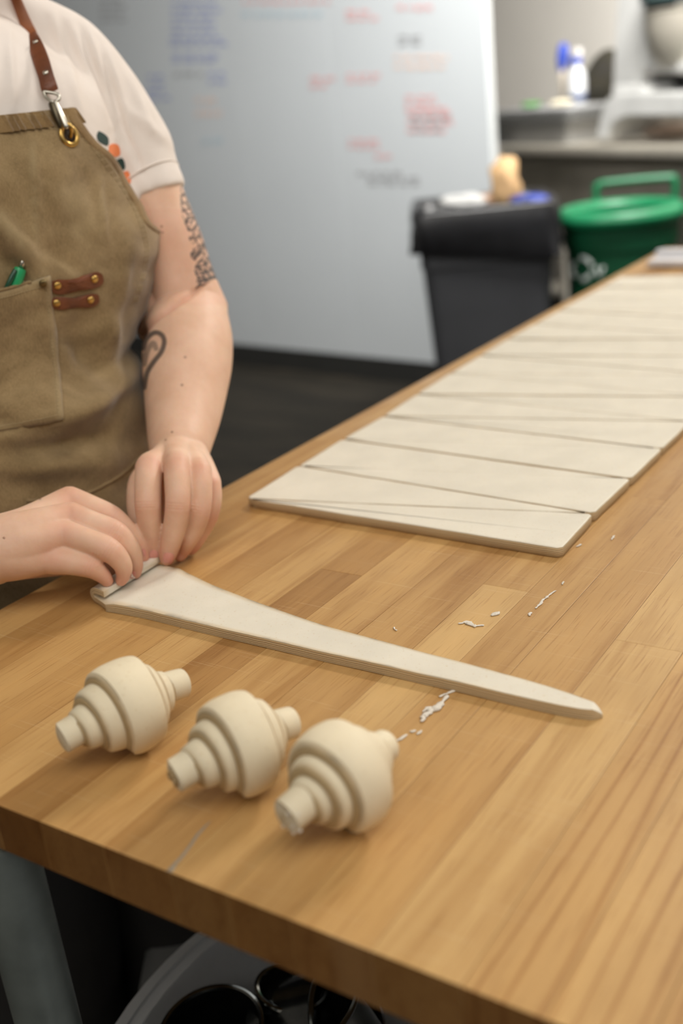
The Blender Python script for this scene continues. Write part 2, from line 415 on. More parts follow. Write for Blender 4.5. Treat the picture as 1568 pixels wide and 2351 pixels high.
# ------------------------------------------------------------------ work table
XL, XR, Y0, Y1, ZT, TH = -0.7277, 0.47, 0.3272, 2.309, .88, .0355
table = empty('work_table', 'butcher-block work table of oiled wooden strips on a steel frame', 'table', (0, 0, 0))
seams = [-1.915, -1.80, -1.69, -1.575, -1.46, -1.345, -1.236, -1.10, -.969, -.865, -.761, -.636, -.51, -.405, -.29, -.17, -.06, .08, .19, .31, .43, .56, .68, .80, .93, 1.06, 1.16, XR / .38]
tones = [.62, .35, .55, .42, .62, .30, .66, .50, .72, .58, .50, .80, .55, .62, .45, .70, .52, .62, .48, .6, .55, .5, .65, .4, .6, .5, .55]
caths = [0, 0, .1, 0, .2, 0, .1, .1, 0, .15, .2, .05, .9, .9, .8, .3, .7, .2, .5, .2, .3, .2, .2, .3, .2, .3, .2]
ri = random.Random(11)
for i in range(len(seams) - 1):
    a, b = seams[i] * .38, seams[i + 1] * .38
    if i == 12: a_tone = .62
    cuts = [Y0]; y = Y0 + ri.uniform(.3, 1.1)
    while y < Y1 - .2: cuts.append(y); y += ri.uniform(.6, 1.1)
    cuts.append(Y1)
    for j in range(len(cuts) - 1):
        g = .00028
        mb = MB(); mb.box(((a + b) / 2, (cuts[j] + cuts[j + 1]) / 2, ZT - TH / 2 + ri.uniform(-.0001, .0001)), (b - a - g, cuts[j + 1] - cuts[j] - .00003, TH), bev=.0003)
        o = mb.build('plank', M_TOP, table, smooth=False)
        if j == 0 or j == len(cuts) - 2:
            o.data.materials.append(M_END)
            for pl in o.data.polygons:
                if (j == 0 and pl.normal.y < -.9) or (j != 0 and pl.normal.y > .9): pl.material_index = 1
        if i == 0:
            if len(o.data.materials) < 2: o.data.materials.append(M_END)
            for pl in o.data.polygons:
                if pl.normal.x < -.9: pl.material_index = 1
        o.color = (clamp(tones[i] + ri.uniform(-.07, .07)), ri.random(), caths[i], 1)
# filler in a split near the front edge
pts = [P(389, 2001, ZT), P(400, 1985, ZT), P(418, 1966, ZT), P(436, 1942, ZT), P(452, 1918, ZT), P(470, 1898, ZT), P(486, 1882, ZT)]
MB().tube([p - zu * .0002 for p in pts], [.0022, .0015, .0013, .0012, .0013, .0010, .0004], 6, flat=zu, ratio=.4).build('crack_filler', simple('grey_filler', (150, 138, 120), .7), table)
# frame: legs, side rails, undershelf
def leg(px, py, zref, name='leg'):
    pass
lc = P(44, 2150, .70)
legx, legy = D(52, 2120, .80).x, D(52, 2120, .80).y
for (x, y) in ((legx, legy), (XR - .10, legy), (legx, Y1 - .1), (XR - .10, Y1 - .1)):
    mb = MB().lathe([(.0215, .03), (.0215, .84)], (x, y, 0), 28)
    lg = autosmooth(mb.build('leg', M_GALV, table))
    autosmooth(MB().lathe([(.012, .0), (.024, .002), (.024, .03), (.018, .05)], (x, y, 0), 24).build('foot', M_GREYP, lg))
# ------------------------------------------------------------------ dough triangles
def lam_attr(o, vals):
    a = o.data.attributes.new('lam', 'FLOAT', 'POINT'); a.data.foreach_set('value', vals)
def slab(name, outline, z0, h, parent=None, inset=.0016, seed=0, **kw):
    # outline: list of 2D points ccw; side rings then inset top
    rnd = random.Random(seed); pts = []
    n = len(outline)
    for i in range(n):
        a = Vector(outline[i]); b = Vector(outline[(i + 1) % n]); l = (b - a).length; k = max(1, int(l / .012))
        for j in range(k):
            pts.append(a.lerp(b, j / k))
    # smooth wobble
    m = len(pts); out = []
    cx = sum((p for p in pts), Vector((0, 0))) / m
    nr = []
    for i in range(m):
        t = (pts[(i + 1) % m] - pts[i - 1]).normalized(); nr.append(Vector((t.y, -t.x)))
    area2 = sum(pts[i].x * pts[(i + 1) % m].y - pts[(i + 1) % m].x * pts[i].y for i in range(m))
    if area2 < 0: nr = [-q for q in nr]
    for i in range(m):
        wv = (noise.noise(Vector((pts[i].x * 30, pts[i].y * 30, seed))) * .0009)
        out.append(pts[i] + nr[i] * wv)
    def ring(off, z, wz=0):
        return [Vector(((out[i] - nr[i] * off).x, (out[i] - nr[i] * off).y, z + wz * noise.noise(Vector((out[i].x * 14, out[i].y * 14, seed))))) for i in range(m)]
    rs = [ring(.0012, z0), ring(.0002, z0 + .001), ring(0, z0 + h * .5), ring(.0, z0 + h - inset * .6), ring(inset * .3, z0 + h - inset * .2), ring(inset, z0 + h)]
    lv = [0, .05, .5, .90, .99, 1.0]
    v = [p for r in rs for p in r]; f = []
    for i in range(len(rs) - 1):
        for j in range(m):
            k = (j + 1) % m; f.append((i * m + j, i * m + k, (i + 1) * m + k, (i + 1) * m + j))
    f.append(tuple((len(rs) - 1) * m + j for j in range(m))); f.append(tuple(j for j in range(m))[::-1])
    o = mesh(name, v, f, M_DOUGH, parent, smooth=True, **kw)
    lam_attr(o, [q for q in lv for _ in range(m)])
    autosmooth(o, 50)
    for pl in o.data.polygons:
        if len(pl.vertices) > 4: pl.use_smooth = False
    return o
ORD = ['first', 'second', 'third', 'fourth', 'fifth', 'sixth', 'seventh', 'eighth', 'ninth', 'tenth', 'eleventh', 'twelfth', 'thirteenth', 'fourteenth', 'fifteenth', 'sixteenth',
       'seventeenth', 'eighteenth', 'nineteenth', 'twentieth', 'twenty-first', 'twenty-second', 'twenty-third', 'twenty-fourth', 'twenty-fifth', 'twenty-sixth']
yl = [.784, .884, .978, 1.069, 1.163, 1.265]; yr = [.772, .853, .946, 1.0385]
while yl[-1] < 1.87: yl.append(yl[-1] + .0975)
while len(yr) < len(yl): yr.append(yr[-1] + .0945)
yr.append(yr[-1] + .0945)
xl_ = [-.667, -.6723, -.677, -.6763, -.6823, -.6885, -.691, -.694]; xr_ = [-.3274, -.3302, -.3288, -.3284]
HD = .009; n_t = 0
rt = random.Random(5)
def LP(i): return Vector((xl_[min(i, len(xl_) - 1)], yl[i]))
def RP(i): return Vector((xr_[min(i, 3)], yr[i]))
def shrink(tri, g):
    c = sum(tri, Vector((0, 0))) / 3; out = []
    for i in range(3):
        a, p, b = tri[i - 1], tri[i], tri[(i + 1) % 3]
        out.append(p)
    # inset each side by g
    res = []
    for i in range(3):
        p = tri[i]; e1 = (tri[(i + 1) % 3] - p).normalized(); e0 = (p - tri[i - 1]).normalized()
        s = math.sin(e0.angle(e1)); bis = (e1 - e0)
        res.append(p + (e1 - e0) * (g / max(s, .2)))
    return res
for i in range(len(yl)):
    for which in (0, 1):
        if which == 0: tri = [LP(i), RP(i), RP(i + 1)]
        else:
            if i + 1 >= len(yl): break
            tri = [LP(i), RP(i + 1), LP(i + 1)]
        tri = shrink(tri, .00055)
        if which == 1:   # dark cut after every second piece
            tri = [tri[0], tri[1] - Vector((0, .0010)), tri[2] - Vector((0, .0012))]
        # round the corners a touch
        ol = []
        for k in range(3):
            p = tri[k]; a = tri[k - 1]; b = tri[(k + 1) % 3]
            ol.append(p + (a - p).normalized() * .004); ol.append(p + (b - p).normalized() * .004)
        side = 'wide end towards the camera side' if which == 0 else 'wide end towards the baker side'
        lab = f'flat raw dough triangle lying {ORD[n_t]} from the near end of the cut row'
        slab('dough_triangle', ol, ZT + .0003 + rt.uniform(0, .0003), HD + rt.uniform(-.0005, .0006), seed=n_t + 1, label=lab, cat='dough', group='cut dough triangles laid in a row')
        n_t += 1

# ------------------------------------------------------------------ the dough strip being rolled
def strip():
    near = [P(240, 1386, ZT + .0075), P(330, 1402, ZT + .0075), P(450, 1431, ZT + .0075), P(700, 1489, ZT + .0075), P(1000, 1556, ZT + .0075), P(1220, 1608, ZT + .0070), P(1340, 1634, ZT + .006), P(1383, 1643, ZT + .002)]
    far = [P(403, 1301, ZT + .0075), P(445, 1322, ZT + .0075), P(520, 1355, ZT + .0075), P(725, 1429, ZT + .0075), P(1000, 1504, ZT + .0075), P(1220, 1564, ZT + .0070), P(1345, 1608, ZT + .006), P(1383, 1637, ZT + .002)]
    n = 70; A = spline(near, n); B = spline(far, n); v = []; lv = []
    sect = []
    NW = 9
    def section(a, b, th, ctr=0, up=zu):
        # ring: bottom a->b, side, top b->a, side
        ring = []; lam = []
        for j in range(NW): ring.append(a.lerp(b, j / (NW - 1)) - up * th * .5); lam.append(0)
        ring.append(b); lam.append(.5)
        for j in range(NW):
            q = b.lerp(a, j / (NW - 1)); ring.append(q + up * th * .5 + (a - b).normalized() * (.0006 if j == 0 else (-.0006 if j == NW - 1 else 0))); lam.append(.94 if j in (0, NW - 1) else 1.0)
        ring.append(a); lam.append(.5)
        return ring, lam
    rings = []
    # folded lip at the broad base: hairpin from above back down to the table
    a0 = A[0].copy(); b0 = B[0].copy()
    dirL = ((A[1] + B[1]) - (A[0] + B[0])).normalized(); dirL.z = 0; dirL.normalize()
    aL = P(222, 1379, ZT + .004); bL = P(352, 1297, ZT + .004)
    lip = []
    R = .0046
    for k in range(9):
        t = k / 8; ang = lerp(PI * .5, -PI * .5, t)      # over the top, round the back, under
        off = dirL * (-math.cos(ang) * R * 1.15); z = .0042 + .0042 + math.sin(ang) * R
        lip.append((off, z, Vector((-math.cos(ang) * dirL.x, -math.cos(ang) * dirL.y, math.sin(ang)))))
    pre = [(dirL * .011, .0042 + .0042 + R - .0012, zu), (dirL * .006, .0042 + .0042 + R - .0002, zu)]
    for (off, z, up) in pre + lip:
        a = aL.copy(); b = bL.copy(); a.z = b.z = ZT + z
        rings.append((a + off, b + off, .0052, up))
    # after the turn the sheet comes forward on the table
    for q in (.35, .7):
        a = aL.lerp(A[0], q); b = bL.lerp(B[0], q); a.z = b.z = ZT + .0032 + .0003 * q
        rings.append((a + dirL * .002, b + dirL * .002, .0056, -zu))
    vs = []; fs = []; lam = []
    for (a, b, th, up) in rings:
        r_, l_ = section(a, b, th, up=up); 
        vs += r_; lam += l_
    nr = len(rings)
    for i in range(n):
        t = i / (n - 1); th = lerp(.0074, .0070, t) if t < .9 else lerp(.0070, .0018, (t - .9) / .1)
        if t < .05: th = lerp(.006, .0074, t / .05)
        a = A[i].copy(); b = B[i].copy(); zc = ZT + .0003 + th / 2 + (0.0009 * abs(noise.noise(Vector((t * 9, 0, 3)))))
        a.z = b.z = zc
        r_, l_ = section(a, b, th, up=-zu)
        # keep "top" = outer: flip so lam 1 is up
        r_, l_ = section(a, b, th, up=zu)
        # reorder to match folded rings (their up is the outside of the fold = underside here)
        m_ = len(r_)
        bot = r_[:NW]; bs = r_[NW]; top = r_[NW + 1:2 * NW + 1]; as_ = r_[-1]
        r2 = top[::-1] + [bs] + bot[::-1] + [as_]
        l2 = [l_[NW + 1 + k] for k in range(NW)][::-1] + [.5] + [0] * NW + [.5]
        vs += r2; lam += l2
    tot = nr + n; m_ = 2 * NW + 2
    # side lam for folded part: outside of fold (index NW+1..) should read as dough surface too
    for i in range(nr):
        for j in range(NW): lam[i * m_ + j] = 1.0 if 0 < j < NW - 1 else .94
    for i in range(tot - 1):
        for j in range(m_):
            k = (j + 1) % m_; fs.append((i * m_ + j, i * m_ + k, (i + 1) * m_ + k, (i + 1) * m_ + j))
    fs.append(tuple(range(m_))[::-1]); fs.append(tuple((tot - 1) * m_ + j for j in range(m_)))
    o = mesh('dough_strip', vs, fs, M_DOUGH, None, True, label='long tapering raw dough triangle whose wide end is being rolled up by the hands', cat='dough')
    lam_attr(o, lam); autosmooth(o, 55)
strip()

# ------------------------------------------------------------------ raw croissants
def croissant(pa, pb, R, label, seed, turns=3.9, flour=False):
    # pa, pb: ends of the axis in the photo
    A = P(pa[0], pa[1] + 14, ZT + R * .78); B = P(pb[0], pb[1] + 14, ZT + R * .78)
    mid = (A + B) / 2; X = (B - A); Ln = X.length; X.normalize(); Zv = zu; Y = Zv.cross(X)
    rnd = random.Random(seed)
    t = (R - .0120) / (turns - 1)
    def r_out(x): return .0088 + .0032 * x if x < 1 else .0120 + t * (x - 1)
    WT = [(0, .5), (.85, .49), (1.05, .42), (2, .335), (2.1, .32), (3, .225), (3.1, .21), (3.9, .135)]
    def wprof(x):
        for (a_, u_), (b_, v_) in zip(WT, WT[1:]):
            if x <= b_: return lerp(u_, v_, (x - a_) / (b_ - a_))
        return WT[-1][1]
    NS = int(turns * 40); MW = 12
    vs = []; lam = []; fs = []
    zc = R - .0008
    ph0 = -PI * .5 - turns * 2 * PI      # tip tucked beneath
    for i in range(NS + 1):
        s = i / NS; th = ph0 + s * turns * 2 * PI
        tt = s * turns
        hw = Ln * wprof(tt)
        if s > .97: hw *= lerp(1, .35, (s - .97) / .03)
        skew = math.sin(seed * 2.1 + tt * 1.3) * .0018
        th_ = (r_out(tt) - r_out(tt - 1)) * .97 if tt > 1 else .0045
        rr = r_out(tt) - th_ / 2
        ring = []; lm = []
        def pt(x, r):
            q = x / (Ln * .5)
            droop = .42 * t * abs(x / max(hw, 1e-3)) ** 2.5 * (1 if tt > 1 else .2)
            rad = r - droop - abs(q) ** 3 * (.0030 if tt < 1.2 else 0)
            wob = 1 + .035 * noise.noise(Vector((x * 45, math.cos(th) * 1.3 + seed * 7, math.sin(th) * 1.3)))
            rad *= wob
            yy = math.cos(th) * rad; zz = math.sin(th) * rad
            bend = -.0055 * q * q
            flatb = zc + zz + bend
            if flatb < .0006: flatb = .0006 + (flatb - .0006) * .08
            return mid - zu * (mid.z - ZT) + X * (x + skew) + Y * (yy + .003 * q * q) + zu * flatb
        for j in range(MW + 1):
            x = lerp(-hw, hw, j / MW); ring.append(pt(x, rr - th_ / 2)); lm.append(0.0)
        ring.append(pt(hw + .0006, rr)); lm.append(.5)
        for j in range(MW + 1):
            x = lerp(hw, -hw, j / MW)
            e = .0024 if j in (0, MW) else 0
            ring.append(pt(x * (1 - (.0006 / max(hw, .002) if e else 0)), rr + th_ / 2 - e)); lm.append(.93 if e else 1.0)
            if j == 0: ring.append(pt(hw - .0026, rr + th_ / 2 - .0003)); lm.append(.995)
            if j == MW - 1: ring.append(pt(-hw + .0026, rr + th_ / 2 - .0003)); lm.append(.995)
        ring.append(pt(-hw - .0006, rr)); lm.append(.5)
        vs += ring; lam += lm
    m = len(ring)
    for i in range(NS):
        for j in range(m):
            k = (j + 1) % m; fs.append((i * m + j, i * m + k, (i + 1) * m + k, (i + 1) * m + j))
    fs.append(tuple(range(m))[::-1]); fs.append(tuple(NS * m + j for j in range(m)))
    # core plug
    base = len(vs); mb = MB(); cp = []; cr = []
    for k in range(15):
        x = lerp(-Ln * .5 + .0015, Ln * .5 - .0015, k / 14); q = x / (Ln * .5)
        cp.append(mid - zu * (mid.z - ZT) + X * x + Y * (.003 * q * q) + zu * (zc - .0055 * q * q)); cr.append(.0104 - .0006 * abs(q) ** 3)
    mb.tube(cp, cr, 20); mb.tube([cp[0], cp[0] - X * .0012], [cr[0], cr[0] - .0018], 20); mb.tube([cp[-1], cp[-1] + X * .0012], [cr[-1], cr[-1] - .0018], 20)
    vs += mb.v; fs += [tuple(i + base for i in f) for f in mb.f]; lam += [1.0 for v in mb.v]
    o = mesh('raw_croissant', vs, fs, M_DOUGH2, None, True, label=label, cat='croissant', group='raw croissants on the table')
    lam_attr(o, lam); autosmooth(o, 48)
    if flour:
        bits = MB(); rf = random.Random(3)
        for k in range(26):
            a_ = rf.uniform(0, 2 * PI); rr = rf.uniform(.004, .0098)
            c = A.copy() - X * rf.uniform(-.004, .001); c.z = ZT + zc - .0055
            c = c + Y * math.cos(a_) * rr * .9 + zu * math.sin(a_) * rr * .9
            s_ = rf.uniform(.0006, .0013)
            bits.add([c + Vector((x * s_, y * s_, z * s_)) for x, y, z in ((1, 0, 0), (-1, 0, 0), (0, 1, 0), (0, -1, 0), (0, 0, 1), (0, 0, -1))], [(0, 2, 4), (2, 1, 4), (1, 3, 4), (3, 0, 4), (2, 0, 5), (1, 2, 5), (3, 1, 5), (0, 3, 5)])
        bits.build('flour_crumbs', M_FLOUR, o, kind='stuff', label='white dry flour bits stuck to the near tip')
    return o
M_FLOUR = simple('dried_flour', (224, 215, 200), .9, bumps=.5, bscale=900)
croissant((146, 1690), (428, 1560), .0332, 'raw rolled croissant at the left end of the row of three', 1)
croissant((404, 1778), (678, 1652), .0332, 'raw rolled croissant in the middle of the row of three', 2)
croissant((664, 1872), (896, 1706), .0336, 'raw rolled croissant at the right end, dried flour on its near tip', 3, flour=True)

# ------------------------------------------------------------------ dough scraps on the table
def scrap(pts, w, lab, h=.0012):
    rs = random.Random(int(pts[0][0])); q = [P(x, y, ZT) + zu * h * .5 for x, y in pts]
    ln_ = sum((q[i + 1] - q[i]).length for i in range(len(q) - 1)); n = max(3, int(ln_ / .0016))
    q = [v + Vector((rs.uniform(-1, 1), rs.uniform(-1, 1), 0)) * w * .45 for v in spline(q, n)]
    rad = [w * (.5 + .5 * math.sin(PI * (i + .6) / (n + .2))) * rs.uniform(.45, 1.45) for i in range(n)]
    o = MB().tube(q, rad, 7, flat=zu, ratio=min(1, h * .55 / w), dome=True).build('dough_scrap', M_FLOUR, None, label=lab, cat='scrap')
scrap([(1056, 1434), (1072, 1430), (1088, 1438), (1107, 1436)], .0022, 'pale flour smear, flat and wide, between the strip and the dough sheet')
scrap([(1130, 1414), (1138, 1410), (1146, 1407)], .0018, 'small grey-white smear uphill of the flat wide smear')
scrap([(1231, 1397), (1240, 1388), (1248, 1378), (1262, 1368), (1276, 1357)], .0012, 'thin crumbly streak of dried dough near the wood seam, far streak')
scrap([(1214, 1414), (1219, 1409)], .0013, 'tiny dough crumb just below the far crumbly streak')
scrap([(904, 1443), (909, 1449)], .0009, 'single curled dough crumb above the middle of the strip')
scrap([(1290, 1343), (1294, 1338)], .0009, 'tiny dough crumb beyond the far crumbly streak')
scrap([(968, 1656), (976, 1645), (990, 1636), (1000, 1628), (1012, 1616), (1024, 1600)], .0024, 'thick crumbly ridge of dried dough below the long strip', .002)
scrap([(1012, 1600), (1026, 1594), (1046, 1587)], .0012, 'thin smear at the far end of the thick crumbly ridge')
scrap([(970, 1636), (980, 1629), (992, 1626)], .0016, 'short lumpy crumb beside the thick crumbly ridge', .0018)
scrap([(914, 1702), (922, 1697), (934, 1690)], .0012, 'streak of crumbs touching the right croissant shadow')
scrap([(944, 1682), (950, 1680)], .0011, 'round dough crumb between ridge and right croissant')
scrap([(960, 1686), (966, 1680)], .0010, 'tiny crumb just right of the round crumb')
scrap([(1404, 1240), (1410, 1231)], .0012, 'dough crumb right of the nearest dough triangle corner')
scrap([(1324, 1256), (1332, 1252)], .0012, 'flat crumb touching the nearest dough triangle corner')

# ------------------------------------------------------------------ white scraper at the far end of the table
sc0 = P(1500, 608, ZT); 
t = empty('plastic_scraper', 'white plastic scraper lying at the far end of the table', 'scraper', (sc0.x + .12, sc0.y, ZT))
autosmooth(MB().box((.0, .0, .009), (.24, .075, .012), bev=.003).build('blade', simple('white_plastic', (235, 234, 236), .4), t))
autosmooth(MB().box((.0, .022, .019), (.24, .03, .014), bev=.005).build('grip', simple('white_grip', (226, 225, 228), .4), t))

# ------------------------------------------------------------------ bins
def rrect(cx, cy, hx, hy, r, z, n=6, ex=Vector((1, 0, 0)), ey=Vector((0, 1, 0))):
    out = []
    for (sx, sy, a0) in ((1, 1, 0), (-1, 1, 90), (-1, -1, 180), (1, -1, 270)):
        for k in range(n + 1):
            a = math.radians(a0 + 90 * k / n)
            x = sx * (hx - r) + r * math.cos(a); y = sy * (hy - r) + r * math.sin(a)
            out.append(Vector((cx, cy, z)) + ex * x + ey * y)
    return out
ZB = .84
bc = P(1106, 461, ZB); bn = Vector((bc.x, bc.y, 0)).normalized(); bn = (bn + Vector((bn.y, -bn.x, 0)) * -.06).normalized(); be = Vector((bn.y, -bn.x, 0))
hx = 153 / FPX * (bc - CAM).dot(CF); hy = .19
t = empty('rubbish_bin', 'square charcoal rubbish bin with black bag, full of waste', 'bin', (bc.x, bc.y, 0))
def rr(hx_, hy_, r, z): return rrect(0, 0, hx_, hy_, r, z, 6, be, bn)
mb = MB().rings([rr(hx * .80, hy * .80, .04, .0), rr(hx * .80, hy * .80, .05, .02), rr(hx * .955, hy * .955, .05, ZB - .20), rr(hx * .955 + .006, hy * .955 + .006, .05, ZB - .195), rr(hx * .97, hy * .97, .05, ZB - .02),
                 rr(hx * .93, hy * .93, .05, ZB - .02), rr(hx * .75, hy * .75, .05, .05)])
autosmooth(mb.build('body', M_BIN, t))
rg = []
rnb = random.Random(2)
def bagring(hx_, hy_, z, wob, ph):
    r_ = rr(hx_, hy_, .05, z); out = []
    for k, p_ in enumerate(r_):
        nn = Vector((p_.x, p_.y, 0)).normalized()
        out.append(p_ + nn * (wob * noise.noise(Vector((k * .9, ph, 0)))) + zu * (.03 * noise.noise(Vector((k * .35, ph * 2, 4))) if ph > 2 else 0))
    return out
def rr40(hx_, hy_, z):
    out = []
    base_ = rrect(0, 0, hx_, hy_, .05, z, 20, be, bn); return base_
def bag(hx_, hy_, z, wob, ph, zw):
    r_ = rr40(hx_, hy_, z); return [p_ + Vector((p_.x, p_.y, 0)).normalized() * wob * noise.noise(Vector((p_.x * 22, p_.y * 22 + ph * .4, ph))) + zu * zw * noise.noise(Vector((p_.x * 6, p_.y * 6, ph))) for p_ in r_]
rings_ = [bag(hx + .014, hy + .014, ZB - .135, .045, 1, .16), bag(hx + .02, hy + .02, ZB - .10, .05, 1.4, .08), bag(hx + .019, hy + .019, ZB - .06, .04, 1.8, .03), bag(hx + .014, hy + .014, ZB - .01, .01, 2.0, .0), bag(hx + .004, hy + .004, ZB + .006, .006, 2.2, .01),
          bag(hx - .015, hy - .015, ZB - .0, .006, 2.4, .0), bag(hx - .04, hy - .04, ZB - .09, .03, 2.8, .0), bag(hx - .07, hy - .07, ZB - .2, .04, 3.2, 0)]
MB().rings(rings_, False, True).build('bin_bag', M_BLACK, t)
def lump(name, c, r, m, sc, lab, cat, seed, par=None, amp=.35, group=None):
    bm = bmesh.new(); bmesh.ops.create_icosphere(bm, subdivisions=3, radius=1)
    for v in bm.verts:
        k = 1 + amp * noise.noise(v.co * 1.6 + Vector((seed, seed * 2, 0))) + amp * .4 * noise.noise(v.co * 5 + Vector((seed, 0, 0)))
        v.co = Vector((v.co.x * sc[0], v.co.y * sc[1], v.co.z * sc[2])) * k * r
    me = bpy.data.meshes.new(name); bm.to_mesh(me); bm.free(); me.materials.append(m)
    me.polygons.foreach_set('use_smooth', [True] * len(me.polygons))
    o = bpy.data.objects.new(name, me); o.location = c
    return link(o, par, lab, cat, group)
M_PAPER = simple('kraft_paper', (196, 160, 116), .8, bumps=.6, bscale=20); M_TISSUE = simple('white_tissue', (180, 180, 178), .9, bumps=.5)
M_BLUEP = simple('blue_plastic', (60, 76, 160), .5)
def inbin(px, py, z): return P(px, py, z)
lump('paper_bag', inbin(1162, 425, ZB + .04), .064, M_PAPER, (.85, .6, 1.5), 'crumpled brown paper bag sticking up out of the rubbish bin', 'paper bag', 3)
lump('paper_scrap', inbin(1128, 458, ZB - .01), .042, simple('tan_paper', (200, 160, 130), .8), (1.3, .8, .5), 'flat tan paper scrap at the foot of the brown bag', 'paper', 5)
lump('tissue', inbin(1062, 462, ZB - .002), .058, M_TISSUE, (1.7, .8, .4), 'crumpled white tissue near the left of the rubbish bin', 'tissue', 7)
lump('blue_wrapper', inbin(1215, 458, ZB + .0), .05, M_BLUEP, (1.5, .8, .35), 'crumpled blue wrapper at the right of the rubbish bin', 'wrapper', 9)
lump('waste_heap', Vector((bc.x, bc.y, ZB - .12)), .2, M_BLACK, (1.05, .75, .45), 'dark bagged waste filling the rubbish bin under the paper', 'waste', 11)

ZG = .78; gc = P(1424, 472, ZG)
GR = .218
t = empty('recycling_bin', 'round green recycling bin with thick rolled rim and white logo', 'bin', (gc.x, gc.y, 0))
autosmooth(MB().lathe([(.16, 0), (.17, .01), (GR * .87, ZG - .13), (GR * .90, ZG - .128), (GR * .92, ZG - .05), (GR * .88, ZG - .05), (.15, .04)], n=48).build('body', M_GREEN, t))
prof = [(GR - .024 + .028 * math.cos(a), ZG - .026 + .030 * math.sin(a)) for a in [2 * PI * k / 14 for k in range(14)]]
MB().lathe(prof, n=56, closed=True).build('rim', simple('green_rim', (24, 118, 76), .35), t)
view = Vector((gc.x, gc.y, 0)).normalized(); sd = view.cross(zu)
hp = []
for (s_, z_) in ((-.085, -.02), (-.085, .03), (-.075, .055), (0, .06), (.16, .06), (.19, .05), (.19, -.02)):
    hp.append(view * (GR - .01) + sd * s_ + zu * (ZG + z_))
MB().tube(spline(hp, 26), .0135, 10).build('handle', simple('green_handle', (20, 104, 66), .35), t)
# logo: three bent arrows and lettering strokes on the front of the body
def on_bin(px, py):
    r_ = ray(px, py); o = CAM - Vector((gc.x, gc.y, 0))
    def rad(z): return lerp(.17, GR * .87, (z - .01) / (ZG - .14)) + .0012
    tt = 3.0
    for _ in range(30):
        z = (CAM + r_ * tt).z; R_ = rad(clamp(z, .01, .7))
        a = r_.x ** 2 + r_.y ** 2; b = 2 * (o.x * r_.x + o.y * r_.y); c = o.x ** 2 + o.y ** 2 - R_ ** 2
        dsc = b * b - 4 * a * c
        if dsc < 0: return None
        tt = (-b - math.sqrt(dsc)) / (2 * a)
    return CAM + r_ * tt - Vector((gc.x, gc.y, 0))
lg = MB()
for k in range(3):
    a0 = k * 2.094 + .3; pts = []
    for i in range(9):
        a = a0 + i * .19; q = on_bin(1338 + 22 * math.cos(a), 618 + 25 * math.sin(a))
        if q: pts.append(q)
    lg.tube(pts, [.0085] * 6 + [.012, .008, .001], 6, flat=-view, ratio=.15)
for (ax_, ay_, bx_, by_) in ((1368, 612, 1376, 640), (1376, 640, 1386, 612)):
    a, b = on_bin(ax_, ay_), on_bin(bx_, by_)
    if a and b: lg.tube([a, (a + b) / 2, b], .0045, 6, flat=-view, ratio=.2)
lg.build('logo', simple('white_print', (205, 214, 208), .6), t)

# ------------------------------------------------------------------ steel counter and the things on it
ZC = .92; cl = 3.4
cc = cA + ce * cl / 2 - cn * .33
t = empty('steel_counter', 'stainless steel counter with deep front along the beige wall', 'counter', (cc.x, cc.y, 0))
CAX = (ce, cn * -1, zu)
def cbox(u, d, z, e, bev=.003): return MB().box(ce * u - cn * d + zu * z, e, CAX, bev)
autosmooth(cbox(0, 0, ZC - .02, (cl, .66, .045), .012).build('worktop', M_STEEL, t))
autosmooth(cbox(.0, .02, ZC - .16, (cl - .04, .56, .235), .01).build('basin', simple('dull_steel', (150, 144, 132), .5, .4), t))
autosmooth(cbox(0, .32, ZC + .06, (cl, .018, .12), .004).build('backsplash', M_STEEL, t))
for u in (-cl / 2 + .42, cl / 2 - .08):
    for d in (-.24, .26):
        autosmooth(MB().lathe([(.02, 0), (.02, ZC - .27)], ce * u - cn * d, 20).build('leg', M_STEEL, t))
autosmooth(cbox(0, .03, .22, (cl - .1, .5, .03), .004).build('undershelf', M_STEEL, t))
def on_counter(px, py, back=0):        # point on the counter plane front line
    r_ = ray(px, py); tt = ((cA - cn * back) - CAM).dot(cn) / r_.dot(cn); return CAM + r_ * tt
def cpos(px, back, z):
    # z height, choose x so that photo column px is met
    lo, hi = -1, 4
    for _ in range(40):
        m = (lo + hi) / 2; q = cA + ce * m - cn * back; q.z = z
        if proj(q)[0] < px: lo = m
        else: hi = m
    q.z = z; return q
ZCT = ZC + .0025
# grey tub with green lid items
a = cpos(1168, .20, ZCT); b = cpos(1372, .20, ZCT); mid = (a + b) / 2; wd = (b - a).length
t = empty('bus_tub', 'grey plastic bus tub with dark rim standing left on the counter', 'tub', mid)
def cr_(hx_, hy_, r_, z): return rrect(0, 0, hx_, hy_, r_, z, 5, ce, -cn)
h_ = .135
autosmooth(MB().rings([cr_(wd * .43, .13, .03, 0), cr_(wd * .5, .16, .04, h_ - .02), cr_(wd * .47, .15, .04, h_ - .02), cr_(wd * .41, .12, .03, .01)]).build('body', M_GREYP, t))
autosmooth(MB().rings([cr_(wd * .53, .175, .045, h_ - .035), cr_(wd * .54, .178, .045, h_), cr_(wd * .50, .16, .04, h_), cr_(wd * .50, .16, .04, h_ - .035), cr_(wd * .53, .175, .045, h_ - .035)], False, False).build('rim', simple('dark_grey_plastic', (98, 98, 96), .5), t))
q = mid + ce * .02 + zu * (h_ + .006)
MB().rings([cr_(wd * .47, .15, .03, 0), cr_(wd * .47, .15, .03, .018), ], True, True).build('tray', M_GREYP, None, label='pale grey flat tray laid across the bus tub', cat='tray').location = q + zu * -.004
lump('scouring_pad', cpos(1220, .15, ZCT + h_ + .034), .034, simple('green_pad', (78, 140, 70), .9), (1.5, .9, .4), 'green scouring pad on top of the grey tub', 'scouring pad', 4, amp=.15)
